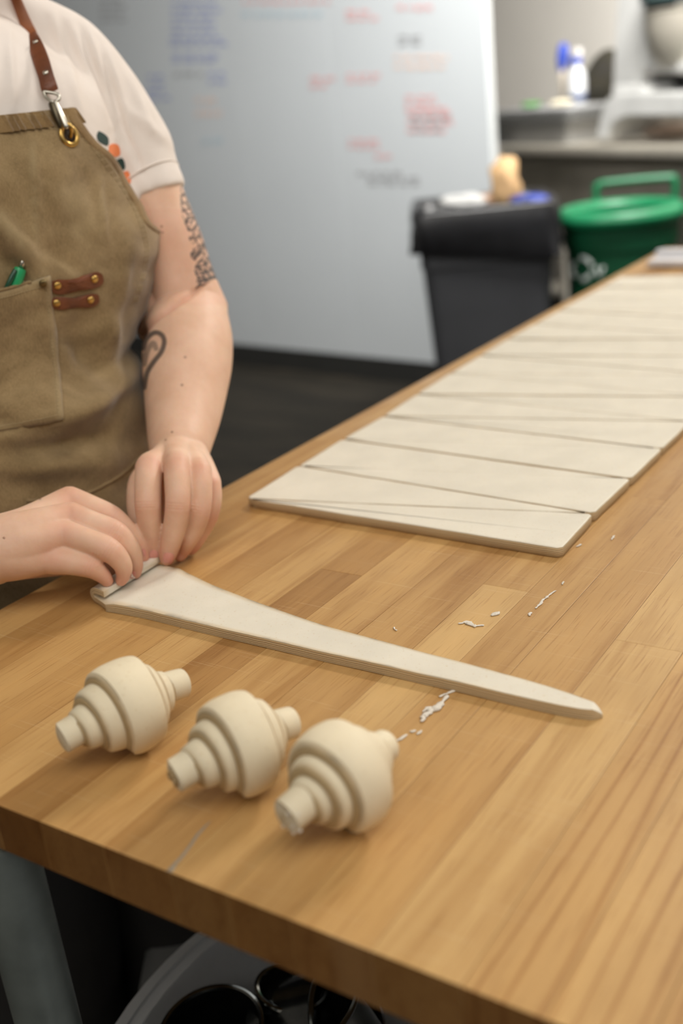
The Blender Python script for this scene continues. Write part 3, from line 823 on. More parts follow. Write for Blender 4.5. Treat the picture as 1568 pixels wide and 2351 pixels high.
lump('cloth', cpos(1290, .18, ZCT + h_ + .034), .04, simple('cream_cloth', (214, 205, 180), .9), (1.5, .9, .35), 'cream folded cloth beside the green scouring pad', 'cloth', 6, amp=.2)
# spray bottle on the tray
q = cpos(1327, .25, ZCT + h_ + .02)
t = empty('spray_bottle', 'clear white spray bottle with blue collar and trigger', 'spray bottle', q)
MB().lathe([(.036, 0), (.040, .006), (.040, .10), (.034, .135), (.016, .160), (.014, .175)], n=28).build('bottle', simple('cloudy_plastic', (214, 216, 220), .3), t)
MB().lathe([(.0355, .012), (.0412, .014), (.0412, .045), (.0405, .047)], n=28).build('label_band', simple('navy_label', (70, 84, 120), .5), t)
MB().lathe([(.018, .172), (.020, .176), (.020, .198), (.012, .202)], n=20).build('collar', simple('blue_cap', (54, 84, 186), .4), t)
hd = MB(); hd.box(-ce * .012 + zu * .222, (.075, .026, .034), CAX, .006); autosmooth(hd.build('spray_head', simple('pale_head', (225, 222, 220), .4), t))
MB().tube([ce * -.045 + zu * .222, ce * -.052 + zu * .20, ce * -.040 + zu * .165], .008, 8).build('trigger', simple('blue_trigger', (58, 86, 190), .4), t)
# second bottle: tall blue head behind
q = cpos(1296, .36, ZCT + h_ + .02)
t = empty('brush', 'blue upright dish brush behind the spray bottle', 'brush', cpos(1292, .30, ZCT + h_ + .02))
MB().tube([Vector((0, 0, 0)), Vector((0, 0, .11)), ce * .01 + zu * .18], .010, 10).build('handle', simple('pale_handle', (196, 184, 168), .5), t)
MB().tube([ce * .0 + zu * .16, ce * .008 + zu * .2, ce * .018 + zu * .25], [.018, .028, .024], 14, dome=True).build('brush_head', simple('blue_bristle', (52, 78, 180), .6), t)
# dark lid leaning on the wall
q = cpos(1392, .42, ZCT); 
t = empty('leaning_lid', 'large dark round pan lid leaning against the wall beside the mixer', 'lid', q)
dl = (cn * .985 + zu * .17).normalized()
autosmooth(MB().lathe([(.16, 0), (.185, .004), (.19, .012), (.18, .02), (.10, .034), (.0, .038)], zu * .19 + cn * .0, 40, axes(dl)).build('disc', simple('dark_olive_metal', (96, 92, 80), .4, .6), t))
MB().tube([zu * .19 + dl * .035 - ce * .04, zu * .19 + dl * .07 - ce * .03, zu * .19 + dl * .07 + ce * .03, zu * .19 + dl * .035 + ce * .04], .007, 8).build('knob', M_BASE, t)

# white mixer with arched base
q = cpos(1480, .12, ZCT)
t = empty('stand_mixer', 'large white enamelled mixer on an arched base with steel bowl', 'mixer', q)
def cm(px, py, back=.12):
    r_ = ray(px, py); tt = ((cA - cn * back) - CAM).dot(cn) / r_.dot(cn); return CAM + r_ * tt - q
def prism(pts2, depth, back, nm, m, bev=.008):
    fr = [cm(x, y, back) for x, y in pts2]; bk = [v - cn * depth for v in fr]; n_ = len(fr)
    mb = MB().add(fr + bk, [tuple(range(n_)), tuple(range(n_, 2 * n_))[::-1]] + [(i, (i + 1) % n_, n_ + (i + 1) % n_, n_ + i) for i in range(n_)])
    o = mb.build(nm, m, t, smooth=False)
    bm = bmesh.new(); bm.from_mesh(o.data); bmesh.ops.bevel(bm, geom=list(bm.edges), offset=bev, segments=2, affect='EDGES', clamp_overlap=True); bm.to_mesh(o.data); bm.free()
    return autosmooth(o)
# arched base: legs and crosspiece
prism([(1366, 322), (1378, 262), (1392, 226), (1420, 214), (1640, 214), (1672, 222), (1690, 262), (1700, 330), (1672, 330), (1664, 290), (1640, 268), (1440, 268), (1412, 280), (1400, 300), (1394, 322)], .30, .04, 'base_arch', M_WHITE)
prism([(1404, 226), (1412, 60), (1420, -60), (1500, -60), (1484, 40), (1472, 120), (1474, 226)], .20, .16, 'column', M_WHITE)
prism([(1470, 60), (1498, 96), (1520, 122), (1560, 138), (1640, 138), (1640, 168), (1540, 166), (1472, 158)], .16, .10, 'yoke', M_WHITE)
prism([(1404, 226), (1404, 196), (1476, 196), (1476, 226)], .26, .06, 'footing', M_WHITE)
bctr = cm(1572, 60, .18)
autosmooth(MB().lathe([(.045, -.15), (.10, -.135), (.135, -.08), (.15, .0), (.152, .06), (.158, .064), (.152, .068)], bctr, 44).build('bowl', M_STEEL, t))
autosmooth(MB().lathe([(.12, .09), (.165, .095), (.17, .13), (.16, .22), (.08, .26)], bctr, 40).build('mixer_head', simple('teal_grey_enamel', (60, 78, 78), .35), t))
prism([(1486, -40), (1478, 30), (1486, 52), (1502, 52), (1508, -40)], .10, .12, 'bowl_bracket', M_BASE, .004)
q2 = cpos(1545, .30, ZCT)
lump('dough_tub', q2 + zu * .03, .07, simple('pink_dough', (206, 186, 172), .7), (1.9, .9, .42), 'pale pinkish dough mound under the arch of the mixer', 'dough', 12, amp=.08)
prism([(1476, 170), (1476, 214), (1640, 214), (1640, 172)], .05, .22, 'gap_shade_panel', M_BASE, .003)  # black panel added to stand for the dark gap behind the yoke

# ------------------------------------------------------------------ things stored under the table
def circ3(a, b, c):
    ax, ay, bx, by, cx_, cy_ = a.x, a.y, b.x, b.y, c.x, c.y
    d = 2 * (ax * (by - cy_) + bx * (cy_ - ay) + cx_ * (ay - by))
    ux = ((ax * ax + ay * ay) * (by - cy_) + (bx * bx + by * by) * (cy_ - ay) + (cx_ * cx_ + cy_ * cy_) * (ay - by)) / d
    uy = ((ax * ax + ay * ay) * (cx_ - bx) + (bx * bx + by * by) * (ax - cx_) + (cx_ * cx_ + cy_ * cy_) * (bx - ax)) / d
    return Vector((ux, uy, 0)), math.hypot(ax - ux, ay - uy)
ZU = .34
ga = P(345, 2112, ZU); gb = P(298, 2365, ZU); ge = (ga - gb); ge.z = 0; ge.normalize(); gx = Vector((ge.y, -ge.x, 0))
bc0 = gb + gx * .36 + ge * .30; bc0.z = 0
t = empty('storage_crate', 'pale grey plastic storage crate on the floor under the table', 'crate', bc0)
autosmooth(MB().rings([rrect(0, 0, .33, .40, .04, 0, 5, gx, ge), rrect(0, 0, .345, .43, .04, ZU - .05, 5, gx, ge)]).build('body', simple('pale_grey_plastic', (140, 140, 137), .5), t))
autosmooth(MB().rings([rrect(0, 0, .36, .45, .04, ZU - .05, 5, gx, ge), rrect(0, 0, .36, .45, .04, ZU - .006, 5, gx, ge), rrect(0, 0, .352, .442, .04, ZU, 5, gx, ge)]).build('lid', simple('pale_grey_lid', (112, 112, 110), .45), t))
ZR = .50
ctr, rad_ = circ3(P(290, 2351, ZR), P(383, 2232, ZR), P(459, 2160, ZR))
t = empty('clear_tub', 'round frosted clear tub holding steel cutters under the table', 'tub', (ctr.x, ctr.y, ZU))
mf, ntf, bf = newmat('frosted_clear'); bf.inputs['Base Color'].default_value = (.75, .76, .76, 1); bf.inputs['Roughness'].default_value = .35; bf.inputs['Transmission Weight'].default_value = .55; bf.inputs['IOR'].default_value = 1.2
hh = ZR - ZU
autosmooth(MB().lathe([(rad_ * .86, .001), (rad_ * .965, hh - .01), (rad_, hh - .006), (rad_, hh), (rad_ * .955, hh), (rad_ * .84, .006), (0, .006)], n=72).build('body', mf, t))
autosmooth(MB().lathe([(rad_ * .985, hh - .022), (rad_ + .008, hh - .02), (rad_ + .009, hh + .002), (rad_ - .003, hh + .004)], n=72, closed=True).build('rim', mf, t))
M_PAN = simple('dark_reflective_steel', (92, 94, 94), .18, .95, var=.3, nscale=40)
def ring(px, py, z, r, h, tilt, lab, m=M_POLISH):
    c = P(px, py, z); ax_ = axes(Vector(tilt))
    t = empty('steel_ring', lab, 'steel ring', c)
    autosmooth(MB().lathe([(r * .97, -h), (r * .985, -h), (r, -.004), (r + .002, -.002), (r + .002, .001), (r - .0008, .0015), (r - .001, -.003), (r * .975, -h)], n=56, ax=ax_).build('wall', M_PAN, t))
    autosmooth(MB().lathe([(r * .965, -h), (r * .965, -h + .002), (0, -h + .002)], n=40, ax=ax_).build('base', M_STEEL, t))
    autosmooth(MB().lathe([((r + .0015) + .0028 * math.cos(a), .0028 * math.sin(a)) for a in [2 * PI * k / 8 for k in range(8)]], n=56, ax=ax_, closed=True).build('rolled_rim', m, t))
ring(484, 2366, .505, .044, .155, (.0, -.1, 1), 'shallow steel ring with bright rim, leftmost in the clear tub')
ring(668, 2268, .50, .030, .14, (.10, .2, 1), 'small deep steel cup half hidden by the table edge')
ring(690, 2348, .515, .056, .11, (-.55, -.1, 1), 'large tilted steel ring between the small cup and the ribbed one')
ring(800, 2345, .485, .050, .08, (.9, .2, .5), 'steel ring lying on its side, rightmost in the clear tub')
ring(560, 2420, .455, .05, .105, (.3, -.2, 1), 'steel ring low in the tub beneath the leftmost ring')

# ------------------------------------------------------------------ the baker
KS = K
def hw(px, d): return px * d * K / FPX
person = empty('person', 'person in white T-shirt and brown canvas apron, tattooed arm, rolling dough at the table', 'person', W(-1.0, .75, 0))
person.location.z = 0
PO = Vector(person.location)
def rel(mb):
    mb.v = [v - PO for v in mb.v]; return mb

def vadj(me):
    e = np.empty(len(me.edges) * 2, dtype=np.int32); me.edges.foreach_get('vertices', e); return e.reshape(-1, 2)
def getco(me):
    c = np.empty(len(me.vertices) * 3, dtype=np.float64); me.vertices.foreach_get('co', c); return c.reshape(-1, 3)
def setco(me, c): me.vertices.foreach_set('co', c.ravel().astype(np.float32)); me.update()
def laplace(me, it, lam=.5, mask=None):
    co = getco(me); e = vadj(me); n = len(co); deg = np.bincount(e.ravel(), minlength=n).astype(float)[:, None]
    for _ in range(it):
        s = np.zeros_like(co); np.add.at(s, e[:, 0], co[e[:, 1]]); np.add.at(s, e[:, 1], co[e[:, 0]])
        d = (s / np.maximum(deg, 1) - co) * lam
        if mask is not None: d *= mask[:, None]
        co += d
    setco(me, co)
def fuse(mb, vox, it=4):
    me = bpy.data.meshes.new('tmp'); me.from_pydata([tuple(v) for v in mb.v], [], mb.f); me.update()
    bm = bmesh.new(); bm.from_mesh(me); bmesh.ops.recalc_face_normals(bm, faces=bm.faces); bm.to_mesh(me); bm.free()
    o = bpy.data.objects.new('tmp', me); C.objects.link(o)
    md = o.modifiers.new('r', 'REMESH'); md.mode = 'VOXEL'; md.voxel_size = vox; md.adaptivity = 0
    dg = bpy.context.evaluated_depsgraph_get(); ev = o.evaluated_get(dg)
    m2 = bpy.data.meshes.new_from_object(ev)
    bpy.data.objects.remove(o); bpy.data.meshes.remove(me)
    laplace(m2, it)
    return m2
def bvh_of(me, off=Vector((0, 0, 0))):
    co = [v.co + off for v in me.vertices]
    return BVHTree.FromPolygons(co, [tuple(p.vertices) for p in me.polygons])
def cast(bvh, px, py, dflt=None):
    r_ = ray(px, py).normalized(); h = bvh.ray_cast(CAM, r_)
    if h[0] is None:
        return (None, None)
    n = h[1] if h[1].dot(r_) < 0 else -h[1]
    return h[0], n
def cpath(pts, n):                    # pts: (px,py,d,halfwidth px) -> world points and radii
    q = spline([Vector(p) for p in pts], n)
    return [D(v[0], v[1], v[2]) for v in q], [hw(v[3], v[2]) for v in q]

# ---- torso profile: angle phi about the vertical from the facing direction, at height z (camera system of metres / K)
def tor_frame(z):
    t = sstep(.85, 1.30, z)
    cx = lerp(-1.005, -1.035, t); cy = lerp(.745, .80, t); a = lerp(math.radians(-15), math.radians(-32), t)
    return cx, cy, a
bprof = [(.40, .125), (.75, .150), (.90, .160), (1.0, .155), (1.08, .140), (1.18, .150), (1.24, .148), (1.32, .120), (1.40, .085), (1.46, .06)]
def interp(tab, z):
    if z <= tab[0][0]: return tab[0][1]
    for (a, x), (b, y) in zip(tab, tab[1:]):
        if z <= b: return lerp(x, y, sstep(a, b, z) if True else 0)
    return tab[-1][1]
TGT = [(380, 270), (440, 320), (500, 344), (560, 351), (620, 343), (700, 318), (760, 290), (800, 274), (835, 294), (880, 314), (930, 329), (980, 333), (1030, 328), (1100, 318), (1160, 305), (1300, 290), (2400, 290)]
def tor_pt(z, phi, a, b, off=0):
    cx, cy, an = tor_frame(z)
    F = Vector((math.cos(an), math.sin(an), 0)); Lf = Vector((-F.y, F.x, 0))
    e = 1.15
    c, s = math.cos(phi), math.sin(phi)
    x = (abs(c) ** (2 / (2 * e))) * (1 if c > 0 else -1); y = (abs(s) ** (2 / (2 * e))) * (1 if s > 0 else -1)
    return W(cx, cy, z) + (F * (x * (b + off)) + Lf * (y * (a + off))) * K
acache = {}
def a_of(z):
    k = round(z, 3)
    if k in acache: return acache[k]
    lo, hi = .08, .34
    b = interp(bprof, z)
    for _ in range(26):
        m = (lo + hi) / 2; best = max((proj(tor_pt(z, math.radians(q), m, b, .006))[:2] for q in range(10, 140, 5)), key=lambda p: p[0])
        tg = interp(TGT, best[1])
        if best[0] < tg: lo = m
        else: hi = m
    v = (lo + hi) / 2
    if z > 1.20: v = lerp(v, min(.18, v), sstep(1.20, 1.28, z))
    if z > 1.28: v = lerp(.18, .075, sstep(1.30, 1.44, z))
    acache[k] = v; return v
def tor_ring(z, off=0, n=48, back=0):
    a, b = a_of(z), interp(bprof, z)
    return [tor_pt(z, 2 * PI * k / n, a, b, off) for k in range(n)]

# ---- arms and hands -------------------------------------------------
E_L = (436, 722, 1.265, 90)
armL = [(255, 230, 1.235, 58), (288, 305, 1.24, 66), (326, 390, 1.245, 74), (352, 470, 1.25, 78), (384, 560, 1.255, 82), (412, 640, 1.26, 80), E_L]
foreL = [(440, 716, 1.262, 84), (432, 768, 1.245, 101), (430, 830, 1.222, 103), (426, 890, 1.20, 96), (421, 950, 1.175, 87), (415, 1000, 1.15, 77), (411, 1040, 1.128, 68)]
HL = dict(
    palm=[[(411, 1038, 1.13, 60), (380, 1060, 1.10, 42), (343, 1070, 1.066, 32)], [(411, 1038, 1.13, 60), (405, 1056, 1.095, 44), (406, 1066, 1.058, 31)],
          [(414, 1040, 1.13, 58), (435, 1062, 1.098, 40), (457, 1080, 1.064, 29)], [(420, 1042, 1.13, 56), (455, 1072, 1.10, 38), (484, 1108, 1.078, 25)]],
    index=[(343, 1072, 1.064, 33), (340, 1110, 1.048, 31), (340, 1160, 1.042, 30.5), (343, 1200, 1.048, 28), (347, 1232, 1.056, 25), (350, 1262, 1.062, 21.5), (352, 1279, 1.066, 17)],
    middle=[(406, 1068, 1.056, 31), (407, 1110, 1.042, 30), (408, 1162, 1.036, 29), (402, 1204, 1.044, 27.5), (394, 1240, 1.052, 24.5), (387, 1268, 1.058, 21), (383, 1284, 1.062, 17)],
    ring=[(457, 1082, 1.062, 29), (461, 1118, 1.052, 27), (459, 1168, 1.050, 26), (448, 1208, 1.060, 24), (432, 1240, 1.068, 21), (420, 1262, 1.076, 18), (412, 1276, 1.078, 15)],
    pinky=[(484, 1110, 1.076, 24), (489, 1145, 1.074, 21), (482, 1182, 1.078, 20.5), (466, 1216, 1.086, 19), (450, 1244, 1.090, 17), (438, 1262, 1.092, 14)],
    web=[(395, 1062, 1.12, 36), (378, 1110, 1.100, 34), (372, 1170, 1.095, 28), (368, 1225, 1.085, 20)],
    thumb=[(395, 1062, 1.12, 36), (330, 1098, 1.098, 30), (316, 1150, 1.088, 26), (322, 1200, 1.082, 24), (334, 1240, 1.078, 20), (342, 1262, 1.076, 16)])
foreR = None
HR = dict(
    palm=[[(-40, 1262, 1.0, 72), (60, 1225, 1.02, 62), (158, 1152, 1.045, 36)], [(-40, 1262, 1.0, 72), (60, 1228, 1.00, 58), (160, 1184, 1.018, 33)],
          [(-40, 1264, 1.0, 72), (50, 1250, .995, 60), (150, 1226, 1.0, 33)], [(-40, 1266, 1.0, 72), (40, 1270, .998, 64), (128, 1278, 1.0, 37)],
          [(-40, 1262, 1.01, 70), (60, 1250, 1.02, 66), (120, 1240, 1.03, 50)]],
    index=[(158, 1150, 1.045, 35), (205, 1164, 1.042, 29), (258, 1186, 1.040, 25), (295, 1222, 1.044, 23), (318, 1256, 1.050, 19), (328, 1284, 1.054, 15)],
    middle=[(160, 1184, 1.018, 33), (210, 1202, 1.014, 29.5), (262, 1222, 1.012, 28.5), (295, 1256, 1.018, 25), (309, 1292, 1.030, 20), (310, 1316, 1.036, 15)],
    ring=[(148, 1226, 1.0, 33), (200, 1242, .995, 29.5), (252, 1264, .994, 28.5), (280, 1294, 1.0, 23), (284, 1318, 1.008, 18), (278, 1334, 1.012, 13.5)],
    pinky=[(122, 1282, .998, 38), (165, 1290, .995, 31), (208, 1302, .994, 26), (234, 1320, 1.0, 19.5), (246, 1334, 1.005, 15)],
    thumb=[(20, 1290, 1.03, 45), (120, 1290, 1.045, 34), (190, 1292, 1.05, 27), (250, 1300, 1.05, 24), (290, 1312, 1.052, 18)])
elbR = W(-1.06, .50, 1.03); shR = W(-1.10, .66, 1.29)
def add_arm(mb, pts, n=26, flat=None, ratio=1.0, seg=44):
    p, r = cpath(pts, n); mb.tube(p, r, seg, flat=flat, ratio=ratio, dome=True); return p
arms = MB()
add_arm(arms, armL, 26); add_arm(arms, foreL, 26); add_arm(arms, [(345, 500, 1.262, 70), (352, 590, 1.272, 78), (366, 680, 1.278, 82), (392, 738, 1.272, 80)], 16)
# elbow mass
view = CF
for H in (HL, HR):
    for q in H['palm']: add_arm(arms, q, 14, seg=32)
    for f_ in [k for k in H if k != 'palm']: add_arm(arms, H[f_], 26, seg=28)
wR = D(-40, 1262, 1.0)
arms.tube([wR + (wR - elbR) * .05, wR, wR.lerp(elbR, .25), wR.lerp(elbR, .6), wR.lerp(elbR, .85), elbR], [.026, .0265, .031, .039, .041, .037], 24, dome=True)
arms.tube([elbR, elbR.lerp(shR, .4), shR], [.038, .044, .05], 24, dome=True)
arm_me = fuse(arms, .00105, 5)

co = getco(arm_me); nm_ = np.empty(len(co) * 3); arm_me.vertices.foreach_get('normal', nm_); nm_ = nm_.reshape(-1, 3)
facing = np.clip(-(nm_ @ np.array(CF)) + nm_[:, 2] * .6, 0, 1)
crease = np.zeros(len(co))
for H in (HL, HR):
    for nm in ('index', 'middle', 'ring', 'pinky'):
        c_ = H[nm]
        for qi, amp in ((2, 1.0), (min(4, len(c_) - 2), .7)):
            p_ = np.array(D(*c_[qi][:3])); a_ = np.array(D(*c_[qi - 1][:3])); b_ = np.array(D(*c_[min(qi + 1, len(c_) - 1)][:3])); t_ = (b_ - a_) / np.linalg.norm(b_ - a_)
            d_ = co - p_; sx = d_ @ t_; near_ = np.linalg.norm(d_, axis=1) < .0165
            for k_ in (-.0026, -.0004, .0020): crease += near_ * amp * np.exp(-((sx - k_) / .00065) ** 2) * facing
            co += nm_ * (near_ * facing * amp * .0006 * np.exp(-(sx / .005) ** 2))[:, None]
co -= nm_ * (crease * .00035)[:, None]
rel_ = co - np.array(CAM); fz_ = rel_ @ np.array(CF); PX_ = 784 + FPX * (rel_ @ np.array(CR)) / fz_; PY_ = 1175.5 - FPX * (rel_ @ np.array(CU)) / fz_
dm = np.full(len(co), 1e9)
for p_ in spline([Vector((318, 782, 0)), Vector((345, 742, 0)), Vector((393, 705, 0)), Vector((446, 670, 0)), Vector((486, 650, 0))], 50):
    dm = np.minimum(dm, np.hypot(PX_ - p_.x, (PY_ - p_.y)) + (10 * max(0, (p_.x - 440) / 46)))
elb = np.exp(-(dm / 6.5) ** 2) * (fz_ / K > 1.14) * (fz_ / K < 1.26)
co -= nm_ * (elb * .0052)[:, None]
setco(arm_me, co)
# attributes on the arm skin: tattoo ink, redness of knuckles and tips with painted crease shade, moles
co = getco(arm_me)
rel_ = co - np.array(CAM); fz = rel_ @ np.array(CF); PX = 784 + FPX * (rel_ @ np.array(CR)) / fz; PY = 1175.5 - FPX * (rel_ @ np.array(CU)) / fz
dep = fz / K
mole = np.zeros(len(co)); flush_shade = np.zeros(len(co)); ink = np.zeros(len(co))
def blob(arr, p3, r, amt):
    d = np.linalg.norm(co - np.array(p3), axis=1); np.maximum(arr, amt * np.clip(1 - d / r, 0, 1) ** 1.2, out=arr)
for H in (HL, HR):
    for nm in ('index', 'middle', 'ring', 'pinky'):
        c_ = H[nm]
        q = c_[2]; blob(flush_shade, D(*q[:3]), .017, .42)
        q = c_[0]; blob(flush_shade, D(q[0], q[1] - 8, q[2] - .01), .020, .30)
        q = c_[-1]; blob(flush_shade, D(*q[:3]), .026, .55)
flush_shade = np.maximum(flush_shade, .3 * elb)  # elbow crease also darkened in the skin colour
flush_shade = np.maximum(flush_shade, np.clip(crease, 0, 1) * .24)  # knuckle crease lines darkened in the skin colour
flush_shade = np.maximum(flush_shade, .10 * ((PX > 300) & (PY > 480) & (PY < 700)))
def inpoly(poly, X, Y):
    r_ = np.zeros(len(X), bool); n = len(poly); j = n - 1
    for i in range(n):
        xi, yi = poly[i]; xj, yj = poly[j]
        r_ ^= ((yi > Y) != (yj > Y)) & (X < (xj - xi) * (Y - yi) / (yj - yi + 1e-9) + xi); j = i
    return r_
side = inpoly([(404, 380), (414, 430), (414, 470), (420, 505), (432, 530), (434, 550), (446, 566), (437, 578), (438, 592), (450, 602), (446, 622), (452, 640), (447, 664), (456, 662), (470, 655), (492, 640), (560, 660), (560, 380)], PX, PY)
gx_, gy_ = PX, PY
fl = np.sin(gx_ * .23 + 1.7 * np.sin(gy_ * .085)) * np.sin(gy_ * .17 + 1.9 * np.sin(gx_ * .11 + 1)) 
curl = np.abs(np.sin(np.sqrt((gx_ - 440) ** 2 + ((gy_ - 520) * .8) ** 2) * .16 + 1.2 * np.sin(gy_ * .06)))
pat = np.clip((np.abs(fl) < .22) * .85 + (curl > .88) * .7 + (gy_ > 590) * .35 * (fl > -.3), 0, 1)
armside = (dep > 1.14)
ink = np.where(side & armside, pat * .88 + .08, 0.)
def stroke(pts, w_, amt, soft=2.5):
    P_ = np.array([(p.x, p.y) for p in spline([Vector((a, b, 0)) for a, b in pts], 60)])
    d = np.full(len(PX), 1e9)
    for (x, y) in P_: d = np.minimum(d, np.hypot(PX - x, PY - y))
    global ink
    ink = np.maximum(ink, np.where(armside, amt * np.clip((w_ + soft - d) / soft, 0, 1), 0))
stroke([(329, 800), (337, 778), (354, 764), (370, 768), (377, 784), (370, 808), (352, 832), (338, 856), (331, 890)], 4.5, .85)
stroke([(333, 822), (341, 800), (352, 788), (358, 800)], 5, .55)
stroke([(330, 835), (334, 815)], 6, .6)
for (x, y, r_) in ((425, 820, 2.2), (418, 884, 2.4), (395, 992, 2.0), (371, 520, 2.2), (373, 534, 1.8), (92, 1145, 2), (9, 1235, 2), (380, 1010, 1.5)):
    d = np.hypot(PX - x, PY - y); mole = np.maximum(mole, .7 * np.clip((r_ + 1.5 - d) / 1.5, 0, 1))

# ---- rest of the body: torso, neck, head, legs (coarser), joined into the same mesh
tb = MB()
tb.rings([tor_ring(z, -.012 - .035 * sstep(1.0, .88, z) if z < 1.0 else -.012) for z in np.linspace(.70, 1.40, 30)])
nk = W(-1.055, .815, 1.40); up1 = W(-1.04, .805, 1.50)
tb.tube([W(-1.04, .80, 1.34), nk, up1], [.085 * K, .062 * K, .056 * K], 24)
cxn, cyn, an = tor_frame(1.3); Fd = Vector((math.cos(an), math.sin(an), 0)); Ld = Vector((-Fd.y, Fd.x, 0))
shL = D(268, 215, 1.235)
tq, tr_ = cpath([(-20, 110, 1.2, 70), (100, 110, 1.215, 60), (190, 165, 1.225, 55), (250, 235, 1.235, 55)], 12); tb.tube(tq, tr_, 20, dome=True)
tb.tube([W(-1.04, .80, 1.33), (W(-1.04, .80, 1.33) + shR) / 2 + zu * .015, shR - zu * .012], [.075 * K, .07 * K, .062 * K], 20, dome=True)
# head, looking down at the hands
HC = W(-1.025, .80, 1.59)
hf = (Fd * .86 - zu * .5).normalized(); hu = (zu - hf * hf.z).normalized(); hs = hu.cross(hf)
def hp3(f_, s_, u_): return HC + (hf * f_ + hs * s_ + hu * u_) * K
def ell(mb, c, r, n=20):
    rings = []
    for i in range(1, n):
        th = PI * i / n; rings.append([c + (hf * r[0] * math.sin(th) * math.cos(2 * PI * k / n) + hs * r[1] * math.sin(th) * math.sin(2 * PI * k / n) + hu * r[2] * math.cos(th)) * K for k in range(n)])
    mb.rings(rings)
ell(tb, hp3(-.01, 0, .03), (.095, .075, .095)); ell(tb, hp3(.02, 0, -.03), (.07, .062, .085)); ell(tb, hp3(.055, 0, -.095), (.035, .035, .028))
tb.tube([hp3(.085, 0, .015), hp3(.10, 0, -.015), hp3(.108, 0, -.035)], [.009 * K, .011 * K, .014 * K], 12, dome=True)
for s_ in (-1, 1):
    ell(tb, hp3(-.005, s_ * .075, -.01), (.018, .008, .030), 12); ell(tb, hp3(.083, s_ * .0, -.063), (.012, .024, .006), 12)
    ell(tb, hp3(.05, s_ * .035, -.03), (.03, .026, .03), 12); ell(tb, hp3(.066, s_ * .030, .024), (.022, .024, .010), 12); ell(tb, hp3(.064, s_ * .030, -.008), (.020, .022, .008), 12)
tb.tube([up1, HC - hu * .06 * K], [.056 * K, .054 * K], 20)
# legs
for s_ in (-1, 1):
    hip = W(-1.005, .745, .80) + Vector((-math.sin(math.radians(-15)), math.cos(math.radians(-15)), 0)) * s_ * .095
    kn = Vector((hip.x + .03, hip.y, .42)); an_ = Vector((hip.x, hip.y, .09))
    tb.tube([hip, hip.lerp(kn, .5), kn, kn.lerp(an_, .4), an_], [.072, .078, .055, .054, .038], 20, dome=True)
torso_me = fuse(tb, .0045, 5)
bm = bmesh.new(); bm.from_mesh(arm_me); na = len(bm.verts); bm.from_mesh(torso_me)
bme = bpy.data.meshes.new('body'); bm.to_mesh(bme); bm.free()
c_ = getco(bme) - np.array(PO); setco(bme, c_)
nv = len(bme.vertices)
for nm, arr in (('flush_shade', flush_shade), ('ink', ink), ('mole', mole)):
    a = bme.attributes.new(nm, 'FLOAT', 'POINT'); full = np.zeros(nv, np.float32); full[:na] = arr; a.data.foreach_set('value', full)
bme.materials.append(M_SKIN); bme.polygons.foreach_set('use_smooth', [True] * len(bme.polygons))
body = link(bpy.data.objects.new('body', bme), person)
arm_bvh = bvh_of(arm_me)
# eyes and hair
for s_ in (-1, 1):
    mb = MB(); c0 = hp3(.070, s_ * .030, .005)
    rings = [[c0 + (hf * math.cos(th) + (hs * math.cos(a) + hu * math.sin(a)) * math.sin(th)) * .0115 for a in [2 * PI * k / 14 for k in range(14)]] for th in np.linspace(.05, PI - .05, 9)]
    ey_ = rel(mb.rings(rings)).build('eye', simple('eye_white', (230, 228, 222), .2), person)
    rel(MB().lathe([(.0048, -.001), (.0046, .0006), (0, .0012)], c0 + (hf * .97 - hu * .12).normalized() * .0112, 16, axes(hf * .97 - hu * .12))).build('iris', simple('brown_iris', (60, 40, 28), .2), ey_)
mb = MB(); ell(mb, hp3(-.022, 0, .042), (.100, .084, .098), 28); ell(mb, hp3(-.095, 0, .02), (.045, .045, .05), 16)
hm = fuse(mb, .004, 2); 
cc_ = getco(hm); q = cc_ - np.array(HC); f_ = q @ np.array(hf) / K; u_ = q @ np.array(hu) / K
keep = (u_ > .055 - .0) | (f_ < .01) ; cc_[~keep] += (-np.array(hf) * .03 * K)
setco(hm, cc_ - np.array(PO)); hm.materials.append(M_HAIR); hm.polygons.foreach_set('use_smooth', [True] * len(hm.polygons))
link(bpy.data.objects.new('hair', hm), person)

# ---- fingernails
def patch(bvh, cen, outline, lift, name, m, parent, rings=5, dome=0.0, edge=None, label=None, base=PO, back=.001):
    # polar patch snapped on to a surface: outline in photo pixels
    n = len(outline); v = []; f = []
    hp_, hn = cast(bvh, *cen)
    if hp_ is None: return None
    v.append(hp_ + hn * (lift + dome) - base)
    last = (hp_, hn)
    for i in range(1, rings + 1):
        t = i / rings
        for (x, y) in outline:
            qx, qy = cen[0] + (x - cen[0]) * t, cen[1] + (y - cen[1]) * t
            a, b = cast(bvh, qx, qy)
            if a is None or (a - hp_).length > .08: a, b = last
            last = (a, b); v.append(a + (b * .4 + hn * .6).normalized() * (lift + dome * (1 - t * t)) - base)
    for j in range(n):
        v_ = v[1 + (rings - 1) * n + j]
        v.append(v_ - hn * (lift + back))
    for j in range(n): f.append((0, 1 + j, 1 + (j + 1) % n))
    for i in range(rings):
        for j in range(n):
            k = (j + 1) % n; a = 1 + i * n; b = a + n
            f.append((a + j, b + j, b + k, a + k))
    o = mesh(name, v, f, m, parent, True)
    if label: o['label'] = label
    return autosmooth(o, 50)
def sup(cx, cy, rx, ry, ang, n=20, e=2.6):
    out = []
    for k in range(n):
        a = 2 * PI * k / n; c, s = math.cos(a), math.sin(a)
        x = rx * abs(c) ** (2 / e) * (1 if c > 0 else -1); y = ry * abs(s) ** (2 / e) * (1 if s > 0 else -1)
        out.append((cx + x * math.cos(ang) - y * math.sin(ang), cy + x * math.sin(ang) + y * math.cos(ang)))
    return out
